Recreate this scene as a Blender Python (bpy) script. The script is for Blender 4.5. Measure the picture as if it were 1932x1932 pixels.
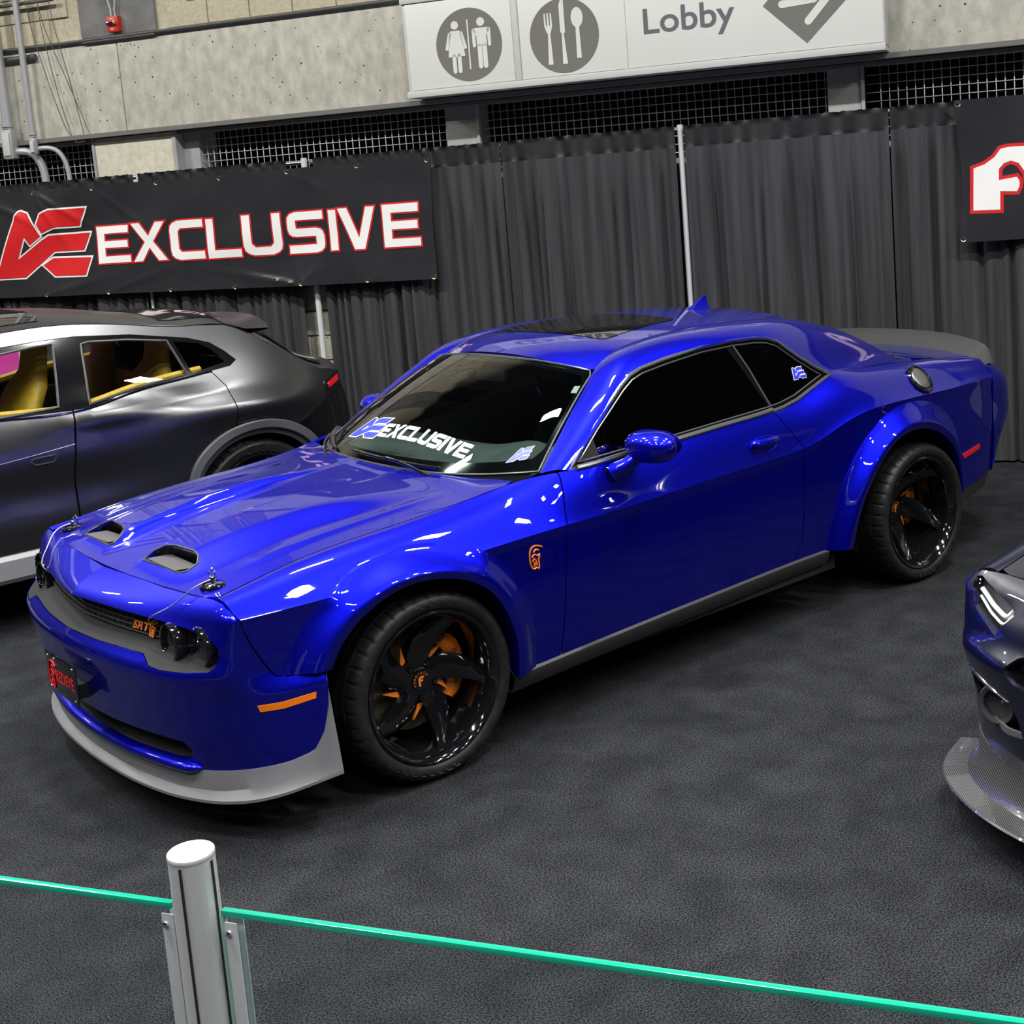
import bpy, bmesh, math, random
import numpy as np
from mathutils import Vector, Matrix, geometry

for _o in list(bpy.data.objects):
    bpy.data.objects.remove(_o, do_unlink=True)
SC = bpy.context.scene
COL = SC.collection
random.seed(7)
RNG = np.random.default_rng(11)
PI = math.pi

# ------------------------------------------------------------------ camera
CAM_POS = (-2.49640692, -4.86751841, 2.10421802)
CAM_R = ((0.7594423387, -0.6462578381, -0.0748207247),
         (-0.1509537929, -0.0631768944, -0.9865199605),
         (0.6328193159, 0.7604994981, -0.1455342803))
F_PX, CX_PX, CY_PX, IMG = 2522.698, 1088.638, 717.633, 1932.0
cd = bpy.data.cameras.new('camera')
cam = bpy.data.objects.new('camera', cd)
COL.objects.link(cam)
cd.sensor_fit = 'HORIZONTAL'
cd.sensor_width = 36.0
cd.lens = 36.0 * F_PX / IMG
cd.shift_x = (IMG / 2 - CX_PX) / IMG
cd.shift_y = (CY_PX - IMG / 2) / IMG
cd.clip_start = 0.05
cd.clip_end = 200
cam.matrix_world = Matrix(((CAM_R[0][0], -CAM_R[1][0], -CAM_R[2][0], CAM_POS[0]),
                           (CAM_R[0][1], -CAM_R[1][1], -CAM_R[2][1], CAM_POS[1]),
                           (CAM_R[0][2], -CAM_R[1][2], -CAM_R[2][2], CAM_POS[2]),
                           (0, 0, 0, 1)))
SC.camera = cam

# ------------------------------------------------------------------ world, hall lamps, exposure
world = bpy.data.worlds.new('hall_ambient')
SC.world = world
world.use_nodes = True
bg = world.node_tree.nodes['Background']
bg.inputs[0].default_value = (0.80, 0.88, 1.0, 1)
bg.inputs[1].default_value = 0.022

# rows of high-bay fixtures under the hall roof (2.1 m louvred strips)
WALL_PHI = math.radians(120.55)
LAMP_W = 95.0
LAMP_ROWS = ((3.3, 172, 1.7), (5.3, 125, 1.0), (8.2, 125, 1.0), (11.3, 125, 1.0))   # distance from wall, beam angle, share; nearest row widened and boosted to brighten the wall
for i in range(-3, 4):
    for j in range(4):
        # rows run parallel to the back wall
        px = 5.4 + math.cos(WALL_PHI) * (i * 3.4 + 2.2) - math.sin(WALL_PHI) * LAMP_ROWS[j][0]
        py = 0.2 + math.sin(WALL_PHI) * (i * 3.4 + 2.2) + math.cos(WALL_PHI) * LAMP_ROWS[j][0]
        ld = bpy.data.lights.new('high_bay_lamp', 'AREA')
        ld.shape = 'RECTANGLE'
        ld.size = 0.95
        ld.size_y = 0.17
        ld.energy = LAMP_W * LAMP_ROWS[j][2]
        ld.color = (1.0, 0.985, 0.95)
        ld.spread = math.radians(LAMP_ROWS[j][1])
        lo = bpy.data.objects.new('high_bay_lamp', ld)
        lo.location = (px, py, 6.3)
        lo.rotation_euler = (0, 0, WALL_PHI)
        COL.objects.link(lo)

vs = SC.view_settings
vs.view_transform = 'Standard'
vs.look = 'None'
vs.gamma = 1.0
vs.use_curve_mapping = False
vs.exposure = 0.3

# ------------------------------------------------------------------ materials
MATS = {}


def mat(name, col, rough=0.5, metal=0.0, **kw):
    if name in MATS:
        return MATS[name]
    m = bpy.data.materials.new(name)
    m.use_nodes = True
    b = m.node_tree.nodes['Principled BSDF']
    b.inputs['Base Color'].default_value = (col[0], col[1], col[2], 1)
    b.inputs['Roughness'].default_value = rough
    b.inputs['Metallic'].default_value = metal
    for k, v in kw.items():
        k = k.replace('_', ' ')
        b.inputs[k].default_value = v
    MATS[name] = m
    return m


def nodes(m):
    return m.node_tree.nodes, m.node_tree.links, m.node_tree.nodes['Principled BSDF']


def noise_mat(name, c1, c2, scale=20, rough=0.8, detail=6, bump=0.0, bump_scale=None, stretch=(1, 1, 1),
              lo=0.35, hi=0.65, metal=0.0, dist=0.01, **kw):
    m = mat(name, c1, rough, metal, **kw)
    n, l, b = nodes(m)
    tc = n.new('ShaderNodeTexCoord')
    mp = n.new('ShaderNodeMapping')
    mp.inputs['Scale'].default_value = stretch
    l.new(tc.outputs['Object'], mp.inputs[0])
    t = n.new('ShaderNodeTexNoise')
    t.inputs['Scale'].default_value = scale
    t.inputs['Detail'].default_value = detail
    l.new(mp.outputs[0], t.inputs['Vector'])
    r = n.new('ShaderNodeValToRGB')
    r.color_ramp.elements[0].position = lo
    r.color_ramp.elements[1].position = hi
    r.color_ramp.elements[0].color = (*c1, 1)
    r.color_ramp.elements[1].color = (*c2, 1)
    l.new(t.outputs[0], r.inputs[0])
    l.new(r.outputs[0], b.inputs['Base Color'])
    if bump:
        t2 = n.new('ShaderNodeTexNoise')
        t2.inputs['Scale'].default_value = bump_scale or scale
        t2.inputs['Detail'].default_value = 4
        l.new(mp.outputs[0], t2.inputs['Vector'])
        bp = n.new('ShaderNodeBump')
        bp.inputs['Strength'].default_value = bump
        bp.inputs['Distance'].default_value = dist
        l.new(t2.outputs[0], bp.inputs['Height'])
        l.new(bp.outputs[0], b.inputs['Normal'])
    return m


def glass_mat(name, tint, rough=0.0, ior=1.5, gloss=(1, 1, 1)):
    """thin tinted pane: fresnel reflection over tinted see-through"""
    m = bpy.data.materials.new(name)
    m.use_nodes = True
    n, l = m.node_tree.nodes, m.node_tree.links
    n.remove(n['Principled BSDF'])
    out = n['Material Output']
    tr = n.new('ShaderNodeBsdfTransparent')
    tr.inputs[0].default_value = (*tint, 1)
    gl = n.new('ShaderNodeBsdfGlossy')
    gl.inputs[0].default_value = (*gloss, 1)
    gl.inputs['Roughness'].default_value = rough
    lw = n.new('ShaderNodeLayerWeight')
    lw.inputs[0].default_value = 0.5
    pw = n.new('ShaderNodeMath')
    pw.operation = 'POWER'
    pw.inputs[1].default_value = 4.0
    l.new(lw.outputs['Facing'], pw.inputs[0])
    f0 = ((ior - 1) / (ior + 1)) ** 2
    fr = n.new('ShaderNodeMath')
    fr.operation = 'MULTIPLY_ADD'
    fr.inputs[1].default_value = 1 - f0
    fr.inputs[2].default_value = f0
    l.new(pw.outputs[0], fr.inputs[0])
    mx = n.new('ShaderNodeMixShader')
    l.new(fr.outputs[0], mx.inputs[0])
    l.new(tr.outputs[0], mx.inputs[1])
    l.new(gl.outputs[0], mx.inputs[2])
    l.new(mx.outputs[0], out.inputs[0])
    MATS[name] = m
    return m


def make_materials():
    # car paint, deep metallic blue under clear coat
    m = mat('blue_paint', (0.0003, 0.002, 0.48), 0.40, 0.93, Coat_Weight=1.0, Coat_Roughness=0.015)
    n, l, b = nodes(m)
    tc = n.new('ShaderNodeTexCoord')
    v = n.new('ShaderNodeTexNoise')
    v.inputs['Scale'].default_value = 900
    l.new(tc.outputs['Object'], v.inputs['Vector'])
    bp = n.new('ShaderNodeBump')
    bp.inputs['Strength'].default_value = 0.035
    bp.inputs['Distance'].default_value = 0.002
    l.new(v.outputs[0], bp.inputs['Height'])
    l.new(bp.outputs[0], b.inputs['Normal'])
    mat('navy_paint', (0.0008, 0.0018, 0.014), 0.3, 0.0, Coat_Weight=1.0, Coat_Roughness=0.015)
    mat('grey_wrap', (0.105, 0.106, 0.111), 0.29, 0.92)
    mat('grey_trim', (0.06, 0.062, 0.066), 0.45)
    mat('satin_grey', (0.13, 0.13, 0.14), 0.42)
    mat('dark_plastic', (0.022, 0.022, 0.024), 0.5)
    mat('tray_grey', (0.012, 0.012, 0.013), 0.7, 0.0, Specular_IOR_Level=0.2)
    mat('scoop_grey', (0.06, 0.06, 0.062), 0.5)
    mat('spoiler_grey', (0.036, 0.036, 0.038), 0.4)
    mat('skirt_grey', (0.26, 0.265, 0.275), 0.4)
    mat('black_gloss', (0.004, 0.004, 0.005), 0.08, 0.0, Coat_Weight=0.6)
    mat('black_matte', (0.006, 0.006, 0.006), 0.75)
    mat('void_black', (0.0012, 0.0012, 0.0014), 0.9)
    mat('chrome', (0.75, 0.75, 0.77), 0.08, 1.0)
    mat('satin_metal', (0.42, 0.42, 0.44), 0.3, 1.0)
    mat('window_trim', (0.16, 0.165, 0.17), 0.28, 0.7)
    noise_mat('tyre_rubber', (0.008, 0.008, 0.009), (0.014, 0.014, 0.015), 30, 0.45, Specular_IOR_Level=0.3)
    mat('tyre_letter', (0.035, 0.035, 0.036), 0.6)
    mat('orange_paint', (0.78, 0.19, 0.012), 0.32, 0.0, Coat_Weight=0.6)
    mat('orange_badge', (0.85, 0.20, 0.02), 0.35, 0.2)
    mat('amber_lens', (0.75, 0.17, 0.0), 0.15, 0.0, Coat_Weight=0.8)
    mat('red_lens', (0.55, 0.006, 0.01), 0.15, 0.0, Coat_Weight=0.8)
    mat('red_ink', (0.60, 0.014, 0.016), 0.45)
    mat('white_ink', (0.82, 0.82, 0.80), 0.5)
    mat('blue_ink', (0.006, 0.02, 0.55), 0.6)
    mat('pale_blue_ink', (0.08, 0.10, 0.55), 0.6)
    mat('glass_side', (0.22, 0.36, 0.33), 0.2)
    noise_mat('brake_disc', (0.09, 0.08, 0.055), (0.16, 0.14, 0.09), 12, 0.35, metal=0.6)
    glass_mat('windshield_glass', (0.50, 0.60, 0.57), ior=1.55)
    glass_mat('tinted_glass', (0.030, 0.032, 0.032), ior=1.5)
    glass_mat('suv_glass', (0.78, 0.80, 0.78), ior=1.4)
    glass_mat('lamp_glass', (0.85, 0.87, 0.88), ior=1.45)
    glass_mat('rail_glass', (0.90, 0.945, 0.945), ior=1.45)
    mat('roof_glass', (0.003, 0.003, 0.004), 0.03, 0.0, Coat_Weight=0.5)
    mat('glass_edge', (0.01, 0.42, 0.27), 0.12, 0.0, Transmission_Weight=0.35, Coat_Weight=0.5,
        Emission_Strength=0.0)
    noise_mat('cabin_black', (0.010, 0.010, 0.010), (0.018, 0.018, 0.018), 15, 0.7)
    noise_mat('dash_grey', (0.05, 0.058, 0.056), (0.075, 0.085, 0.08), 9, 0.7)
    noise_mat('yellow_leather', (0.52, 0.33, 0.025), (0.62, 0.42, 0.04), 25, 0.5, bump=0.1)
    m = mat('carbon_weave', (0.03, 0.03, 0.032), 0.25, 0.0, Coat_Weight=1.0)
    n, l, b = nodes(m)
    tc = n.new('ShaderNodeTexCoord')
    mp = n.new('ShaderNodeMapping')
    mp.inputs['Rotation'].default_value = (0.3, 0.2, 0.79)
    l.new(tc.outputs['Object'], mp.inputs[0])
    wv = n.new('ShaderNodeTexWave')
    wv.inputs['Scale'].default_value = 55
    l.new(mp.outputs[0], wv.inputs['Vector'])
    r = n.new('ShaderNodeValToRGB')
    r.color_ramp.elements[0].color = (0.018, 0.018, 0.02, 1)
    r.color_ramp.elements[1].color = (0.10, 0.10, 0.105, 1)
    l.new(wv.outputs[0], r.inputs[0])
    l.new(r.outputs[0], b.inputs['Base Color'])
    # architecture
    m = noise_mat('concrete', (0.41, 0.40, 0.335), (0.59, 0.575, 0.495), 13.0, 0.85, 12, 0.3, 70, (1, 1, .6), .32, .70)
    pits(m, 42, 0.075, (0.05, 0.05, 0.045))
    m = noise_mat('concrete_dark', (0.16, 0.16, 0.155), (0.24, 0.24, 0.23), 5, 0.85, 8, 0.3, 50)
    m = noise_mat('tan_block', (0.48, 0.43, 0.31), (0.58, 0.53, 0.40), 30, 0.9, 6, 0.4, 140)
    m = noise_mat('cream_block', (0.50, 0.48, 0.38), (0.60, 0.58, 0.47), 18, 0.9, 6, 0.3, 120)
    pits(m, 30, 0.085, (0.08, 0.075, 0.06))
    mat('mortar', (0.22, 0.21, 0.18), 0.95)
    noise_mat('painted_steel', (0.30, 0.31, 0.31), (0.36, 0.37, 0.365), 6, 0.5)
    mat('dark_steel', (0.055, 0.056, 0.056), 0.5, 0.3)
    mat('ledge_grey', (0.15, 0.15, 0.14), 0.6)
    mat('mesh_wire', (0.50, 0.52, 0.55), 0.45, 0.2)
    mat('conduit_grey', (0.42, 0.43, 0.44), 0.45, 0.3)
    mat('conduit_dark', (0.11, 0.11, 0.11), 0.5, 0.4)
    mat('cable_dark', (0.10, 0.09, 0.08), 0.7)
    mat('sign_white', (0.70, 0.72, 0.66), 0.35)
    mat('sign_frame', (0.55, 0.56, 0.53), 0.4)
    mat('sign_grey', (0.165, 0.16, 0.14), 0.5)
    mat('sign_text', (0.12, 0.13, 0.14), 0.5)
    mat('alarm_red', (0.60, 0.03, 0.02), 0.4)
    mat('brass', (0.65, 0.53, 0.22), 0.3, 0.9)
    mat('pole_white', (0.62, 0.64, 0.64), 0.4, 0.1)
    mat('pink_print', (0.75, 0.06, 0.42), 0.5)
    noise_mat('alu_brushed', (0.52, 0.53, 0.55), (0.60, 0.61, 0.63), 40, 0.4, metal=0.45, stretch=(1, 1, .05))
    mat('groove_black', (0.01, 0.01, 0.011), 0.6)
    noise_mat('banner_vinyl', (0.022, 0.022, 0.026), (0.028, 0.028, 0.032), 3, 0.27, bump=0.06, bump_scale=7, dist=0.05)
    # semi-sheer drape: random vertical streaks, lighter and darker, over a fine weave
    noise_mat('drape_cloth', (0.014, 0.0145, 0.016), (0.046, 0.048, 0.053), 6.0, 0.85, 6, 0.12, 220, (3, 3, .12), .3, .68)
    noise_mat('drape_hem', (0.009, 0.009, 0.010), (0.015, 0.015, 0.017), 3.0, 0.5, 5, 0.12, 120, (2, 2, .4))
    # carpet
    m = mat('carpet', (0.03, 0.032, 0.035), 1.0, 0.0, Specular_IOR_Level=0.06)
    n, l, b = nodes(m)
    tc = n.new('ShaderNodeTexCoord')
    big = n.new('ShaderNodeTexNoise')
    big.inputs['Scale'].default_value = 5.5
    big.inputs['Detail'].default_value = 7
    big.inputs['Distortion'].default_value = 0.3
    fine = n.new('ShaderNodeTexNoise')
    fine.inputs['Scale'].default_value = 175
    fine.inputs['Detail'].default_value = 3
    fine.inputs['Roughness'].default_value = 0.7
    l.new(tc.outputs['Object'], big.inputs['Vector'])
    l.new(tc.outputs['Object'], fine.inputs['Vector'])
    r1 = n.new('ShaderNodeValToRGB')
    r1.color_ramp.elements[0].position = .36
    r1.color_ramp.elements[1].position = .66
    r1.color_ramp.elements[0].color = (0.0165, 0.0175, 0.0198, 1)
    r1.color_ramp.elements[1].color = (0.0255, 0.0270, 0.0302, 1)
    r2 = n.new('ShaderNodeValToRGB')
    r2.color_ramp.elements[0].position = .42
    r2.color_ramp.elements[1].position = .60
    r2.color_ramp.elements[0].color = (0.22, 0.22, 0.22, 1)
    r2.color_ramp.elements[1].color = (2.1, 2.1, 2.1, 1)
    l.new(big.outputs[0], r1.inputs[0])
    l.new(fine.outputs[0], r2.inputs[0])
    mx = n.new('ShaderNodeMix')
    mx.data_type = 'RGBA'
    mx.blend_type = 'MULTIPLY'
    mx.inputs[0].default_value = 1.0
    l.new(r1.outputs[0], mx.inputs[6])
    l.new(r2.outputs[0], mx.inputs[7])
    l.new(mx.outputs[2], b.inputs['Base Color'])
    bp = n.new('ShaderNodeBump')
    bp.inputs['Strength'].default_value = 0.8
    bp.inputs['Distance'].default_value = 0.01
    l.new(fine.outputs[0], bp.inputs['Height'])
    l.new(bp.outputs[0], b.inputs['Normal'])


def pits(m, scale, thr, col):
    """small dark blow-holes in cast concrete"""
    n, l, b = nodes(m)
    src = b.inputs['Base Color'].links[0].from_socket
    tc = n.new('ShaderNodeTexCoord')
    v = n.new('ShaderNodeTexVoronoi')
    v.inputs['Scale'].default_value = scale * .45
    l.new(tc.outputs['Object'], v.inputs['Vector'])
    nz = n.new('ShaderNodeTexNoise')
    nz.inputs['Scale'].default_value = 5
    l.new(tc.outputs['Object'], nz.inputs['Vector'])
    mu = n.new('ShaderNodeMath')
    mu.operation = 'MULTIPLY'
    mu.inputs[1].default_value = thr * 3.4
    l.new(nz.outputs[0], mu.inputs[0])
    lt = n.new('ShaderNodeMath')
    lt.operation = 'LESS_THAN'
    l.new(v.outputs['Distance'], lt.inputs[0])
    l.new(mu.outputs[0], lt.inputs[1])
    nz2 = n.new('ShaderNodeTexNoise')
    nz2.inputs['Scale'].default_value = 9
    l.new(tc.outputs['Object'], nz2.inputs['Vector'])
    gt = n.new('ShaderNodeMath')
    gt.operation = 'GREATER_THAN'
    gt.inputs[1].default_value = 0.52
    l.new(nz2.outputs[0], gt.inputs[0])
    m2 = n.new('ShaderNodeMath')
    m2.operation = 'MULTIPLY'
    l.new(lt.outputs[0], m2.inputs[0])
    l.new(gt.outputs[0], m2.inputs[1])
    mx = n.new('ShaderNodeMix')
    mx.data_type = 'RGBA'
    l.new(m2.outputs[0], mx.inputs[0])
    l.new(src, mx.inputs[6])
    mx.inputs[7].default_value = (*col, 1)
    l.new(mx.outputs[2], b.inputs['Base Color'])


make_materials()


# ------------------------------------------------------------------ helpers
def M(x):
    return MATS[x] if isinstance(x, str) else x


def tag(o, label=None, cat=None, group=None, kind=None):
    if label:
        o['label'] = label
    if cat:
        o['category'] = cat
    if group:
        o['group'] = group
    if kind:
        o['kind'] = kind
    return o


def empty(name, loc=(0, 0, 0), rotz=0.0, parent=None):
    o = bpy.data.objects.new(name, None)
    o.location = loc
    o.rotation_euler = (0, 0, rotz)
    o.empty_display_size = 0.2
    COL.objects.link(o)
    if parent:
        o.parent = parent
    return o


def mesh(name, verts, faces, material, normals=None, angle=None, smooth=True):
    me = bpy.data.meshes.new(name)
    me.from_pydata([tuple(map(float, v)) for v in verts], [], [tuple(map(int, f)) for f in faces])
    me.materials.append(M(material))
    if smooth:
        me.polygons.foreach_set('use_smooth', [True] * len(me.polygons))
    me.update()
    if normals is not None:
        me.normals_split_custom_set_from_vertices([tuple(map(float, n)) for n in normals])
    elif angle is not None and smooth:
        me.set_sharp_from_angle(angle=math.radians(angle))
    return me


def obj(name, me, parent=None, loc=(0, 0, 0), rot=(0, 0, 0)):
    o = bpy.data.objects.new(name, me)
    o.location = loc
    o.rotation_euler = rot
    COL.objects.link(o)
    if parent:
        o.parent = parent
    return o


class MB:
    """collects simple shapes into one mesh"""

    def __init__(s):
        s.v = []
        s.f = []

    def add(s, v, f):
        b = len(s.v)
        s.v += [tuple(map(float, p)) for p in v]
        s.f += [tuple(i + b for i in q) for q in f]
        return s

    def box(s, lo, hi, R=None, o=(0, 0, 0), bev=0.0):
        lo = np.array(lo, float)
        hi = np.array(hi, float)
        c = (lo + hi) / 2
        h = (hi - lo) / 2
        b = min(bev, h.min() * .9)
        if b <= 0:
            v = [(sx * h[0], sy * h[1], sz * h[2]) for sx in (-1, 1) for sy in (-1, 1) for sz in (-1, 1)]
            f = [(0, 1, 3, 2), (4, 6, 7, 5), (0, 4, 5, 1), (2, 3, 7, 6), (0, 2, 6, 4), (1, 5, 7, 3)]
        else:
            bm = bmesh.new()
            bmesh.ops.create_cube(bm, size=1)
            for q in bm.verts:
                q.co = Vector((q.co.x * 2 * h[0], q.co.y * 2 * h[1], q.co.z * 2 * h[2]))
            bmesh.ops.bevel(bm, geom=bm.edges[:], offset=b, segments=2, profile=.6, affect='EDGES')
            bm.verts.index_update()
            v = [tuple(q.co) for q in bm.verts]
            f = [tuple(q.index for q in p.verts) for p in bm.faces]
            bm.free()
        v = np.array(v) + c
        if R is not None:
            v = v @ np.array(R).T
        v = v + np.array(o)
        return s.add(v, f)

    def tube(s, path, r, n=8, cap=True, closed=False):
        p = np.array(path, float)
        k = len(p)
        rr = np.broadcast_to(np.array(r, float), (k,))
        if closed:
            t = np.roll(p, -1, 0) - np.roll(p, 1, 0)
        else:
            t = np.gradient(p, axis=0)
        t /= np.linalg.norm(t, axis=1)[:, None] + 1e-12
        up = np.array([0, 0, 1.]) if abs(t[0][2]) < .9 else np.array([1., 0, 0])
        a = np.cross(t[0], up)
        a /= np.linalg.norm(a)
        vs = []
        for i in range(k):
            a = a - t[i] * (a @ t[i])
            a /= np.linalg.norm(a) + 1e-12
            b = np.cross(t[i], a)
            for j in range(n):
                q = 2 * PI * j / n
                vs.append(p[i] + rr[i] * (math.cos(q) * a + math.sin(q) * b))
        fs = []
        for i in range(k if closed else k - 1):
            for j in range(n):
                i2 = (i + 1) % k
                fs.append((i * n + j, i * n + (j + 1) % n, i2 * n + (j + 1) % n, i2 * n + j))
        if cap and not closed:
            fs.append(tuple(range(n - 1, -1, -1)))
            fs.append(tuple((k - 1) * n + j for j in range(n)))
        return s.add(vs, fs)

    def lathe(s, prof, n=48, axis='y', o=(0, 0, 0), a0=0, a1=2 * PI):
        """prof: (r, h) pairs; axis y: h along y"""
        full = abs(a1 - a0 - 2 * PI) < 1e-6
        cnt = n if full else n + 1
        vs = []
        for r, h in prof:
            for j in range(cnt):
                q = a0 + (a1 - a0) * j / n
                c, d = r * math.cos(q), r * math.sin(q)
                vs.append({'y': (c, h, d), 'z': (c, d, h), 'x': (h, c, d)}[axis])
        fs = []
        for i in range(len(prof) - 1):
            for j in range(n):
                j2 = (j + 1) % cnt
                fs.append((i * cnt + j, i * cnt + j2, (i + 1) * cnt + j2, (i + 1) * cnt + j))
        vs = np.array(vs) + np.array(o)
        return s.add(vs, fs)

    def prism(s, poly, f0, f1):
        """closed polygon of 2D points; f0/f1 map (a,b) to 3D for the two faces"""
        n = len(poly)
        v = [f0(*p) for p in poly] + [f1(*p) for p in poly]
        tri = geometry.tessellate_polygon([[Vector((p[0], p[1], 0)) for p in poly]])
        f = [tuple(t) for t in tri] + [tuple(n + i for i in reversed(t)) for t in tri]
        f += [(i, (i + 1) % n, n + (i + 1) % n, n + i) for i in range(n)]
        return s.add(v, f)

    def build(s, name, material, parent=None, angle=35, loc=(0, 0, 0), rot=(0, 0, 0), smooth=True):
        me = mesh(name, s.v, s.f, material, angle=angle, smooth=smooth)
        bm = bmesh.new()
        bm.from_mesh(me)
        bmesh.ops.recalc_face_normals(bm, faces=bm.faces[:])
        bm.to_mesh(me)
        bm.free()
        if smooth and angle is not None:
            me.set_sharp_from_angle(angle=math.radians(angle))
        return obj(name, me, parent, loc, rot)


class Spl:
    """natural cubic spline through (t, p)"""

    def __init__(s, t, p):
        s.t = np.array(t, float)
        s.p = np.array(p, float)
        if s.p.ndim == 1:
            s.p = s.p[:, None]
            s.flat = True
        else:
            s.flat = False
        n = len(s.t)
        h = np.diff(s.t)
        A = np.eye(n)
        B = np.zeros_like(s.p)
        for i in range(1, n - 1):
            A[i, i - 1], A[i, i], A[i, i + 1] = h[i - 1], 2 * (h[i - 1] + h[i]), h[i]
            B[i] = 6 * ((s.p[i + 1] - s.p[i]) / h[i] - (s.p[i] - s.p[i - 1]) / h[i - 1])
        s.m = np.linalg.solve(A, B)
        s.h = h

    def __call__(s, x):
        x = np.atleast_1d(np.asarray(x, float))
        i = np.clip(np.searchsorted(s.t, x) - 1, 0, len(s.t) - 2)
        xc = np.clip(x, s.t[0], s.t[-1])
        h = s.h[i][:, None]
        a = ((s.t[i + 1] - xc)[:, None]) / h
        b = ((xc - s.t[i])[:, None]) / h
        r = a * s.p[i] + b * s.p[i + 1] + ((a ** 3 - a) * s.m[i] + (b ** 3 - b) * s.m[i + 1]) * h * h / 6
        d0 = (s.p[1] - s.p[0]) / s.h[0] - s.h[0] / 6 * (2 * s.m[0] + s.m[1])
        d1 = (s.p[-1] - s.p[-2]) / s.h[-1] + s.h[-1] / 6 * (s.m[-2] + 2 * s.m[-1])
        r = r + np.minimum(x - s.t[0], 0)[:, None] * d0 + np.maximum(x - s.t[-1], 0)[:, None] * d1
        return r[:, 0] if s.flat else r


def smooth_curve(pts, n, closed=False):
    """resample a polyline as a smooth curve with n points, by chord length"""
    p = np.array(pts, float)
    if closed:
        p = np.vstack([p, p[:1]])
    d = np.concatenate([[0], np.cumsum(np.linalg.norm(np.diff(p, axis=0), axis=1))])
    return Spl(d, p)(np.linspace(0, d[-1], n))


def inside(P, poly):
    P = np.asarray(P)
    poly = np.asarray(poly)
    x, y = P[:, 0], P[:, 1]
    r = np.zeros(len(P), bool)
    j = len(poly) - 1
    for i in range(len(poly)):
        xi, yi = poly[i]
        xj, yj = poly[j]
        c = ((yi > y) != (yj > y)) & (x < (xj - xi) * (y - yi) / ((yj - yi) + 1e-15) + xi)
        r ^= c
        j = i
    return r


def resample(poly, res):
    out = []
    n = len(poly)
    for i in range(n):
        a = np.array(poly[i], float)
        b = np.array(poly[(i + 1) % n], float)
        k = max(1, int(math.ceil(np.linalg.norm(b - a) / res)))
        for j in range(k):
            out.append(a + (b - a) * j / k)
    return np.array(out)


def cdt(outline, holes, res):
    loops = [resample(outline, res)] + [resample(h, res) for h in holes]
    pts = np.vstack(loops)
    edges = []
    b = 0
    for lp in loops:
        n = len(lp)
        edges += [(b + i, b + (i + 1) % n) for i in range(n)]
        b += n
    lo = loops[0].min(0)
    hi = loops[0].max(0)
    gx = np.arange(lo[0] + res * .5, hi[0], res)
    gy = np.arange(lo[1] + res * .5, hi[1], res * .87)
    if len(gx) and len(gy):
        G = np.array([(x + (res / 2 if k % 2 else 0), y) for k, y in enumerate(gy) for x in gx])
        ok = inside(G, loops[0])
        for h in loops[1:]:
            ok &= ~inside(G, h)
        G = G[ok]
        if len(G):
            d = np.full(len(G), 1e9)
            for q in pts:
                d = np.minimum(d, (G[:, 0] - q[0]) ** 2 + (G[:, 1] - q[1]) ** 2)
            G = G[d > (res * .5) ** 2]
            pts = np.vstack([pts, G])
    r = geometry.delaunay_2d_cdt([Vector((float(p[0]), float(p[1]))) for p in pts], edges, [], 0, 1e-7)
    V = np.array([(v.x, v.y) for v in r[0]])
    T = [tuple(t) for t in r[2]]
    cen = np.array([V[list(t)].mean(0) for t in T])
    ok = inside(cen, loops[0])
    for h in loops[1:]:
        ok &= ~inside(cen, h)
    T = [t for t, k in zip(T, ok) if k]
    # boundary edges from triangles
    cnt = {}
    for t in T:
        for i in range(3):
            e = (t[i], t[(i + 1) % 3])
            k = (min(e), max(e))
            cnt.setdefault(k, []).append(e)
    bd = [v[0] for v in cnt.values() if len(v) == 1]
    return V, T, bd


def surf(f, outline, holes=(), res=.03, flange=.012, sc=(1, 1), out=None, fl_dir=None):
    """panel of surface f(u,v) cut to an outline. returns verts, normals, faces (with turned-in edges)"""
    scn = np.array(sc, float)
    V, T, bd = cdt(np.array(outline, float) * scn, [np.array(h, float) * scn for h in holes], res)
    V = V / scn
    P = f(V[:, 0], V[:, 1])
    e = 2e-3
    du = f(V[:, 0] + e / scn[0], V[:, 1]) - f(V[:, 0] - e / scn[0], V[:, 1])
    dv = f(V[:, 0], V[:, 1] + e / scn[1]) - f(V[:, 0], V[:, 1] - e / scn[1])
    N = np.cross(du, dv)
    N /= np.linalg.norm(N, axis=1)[:, None] + 1e-12
    o = out(P)
    s = np.sign((N * o).sum(1).mean())
    N = N * s
    F = T if s > 0 else [t[::-1] for t in T]
    verts = list(P)
    norms = list(N)
    if flange:
        bm_ = {}
        for a, b in bd:
            for i in (a, b):
                if i not in bm_:
                    bm_[i] = len(verts)
                    verts.append(P[i])
                    norms.append((0, 0, 0))
                    verts.append(P[i] - N[i] * flange)
                    norms.append((0, 0, 0))
        for a, b in bd:
            i, j = bm_[a], bm_[b]
            F.append((i, i + 1, j + 1, j) if s > 0 else (j, j + 1, i + 1, i))
    return np.array(verts), np.array(norms), F


def join(parts):
    v, n, f = [], [], []
    for a, b, c in parts:
        k = len(v)
        v += list(a)
        n += list(b)
        f += [tuple(i + k for i in q) for q in c]
    return np.array(v), np.array(n), f


def mir(p):
    v, n, f = p
    v = np.array(v) * (1, -1, 1)
    n = np.array(n) * (1, -1, 1)
    return v, n, [tuple(reversed(q)) for q in f]


def pobj(name, p, material, parent=None):
    return obj(name, mesh(name, p[0], p[2], material, normals=p[1]), parent)


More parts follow.
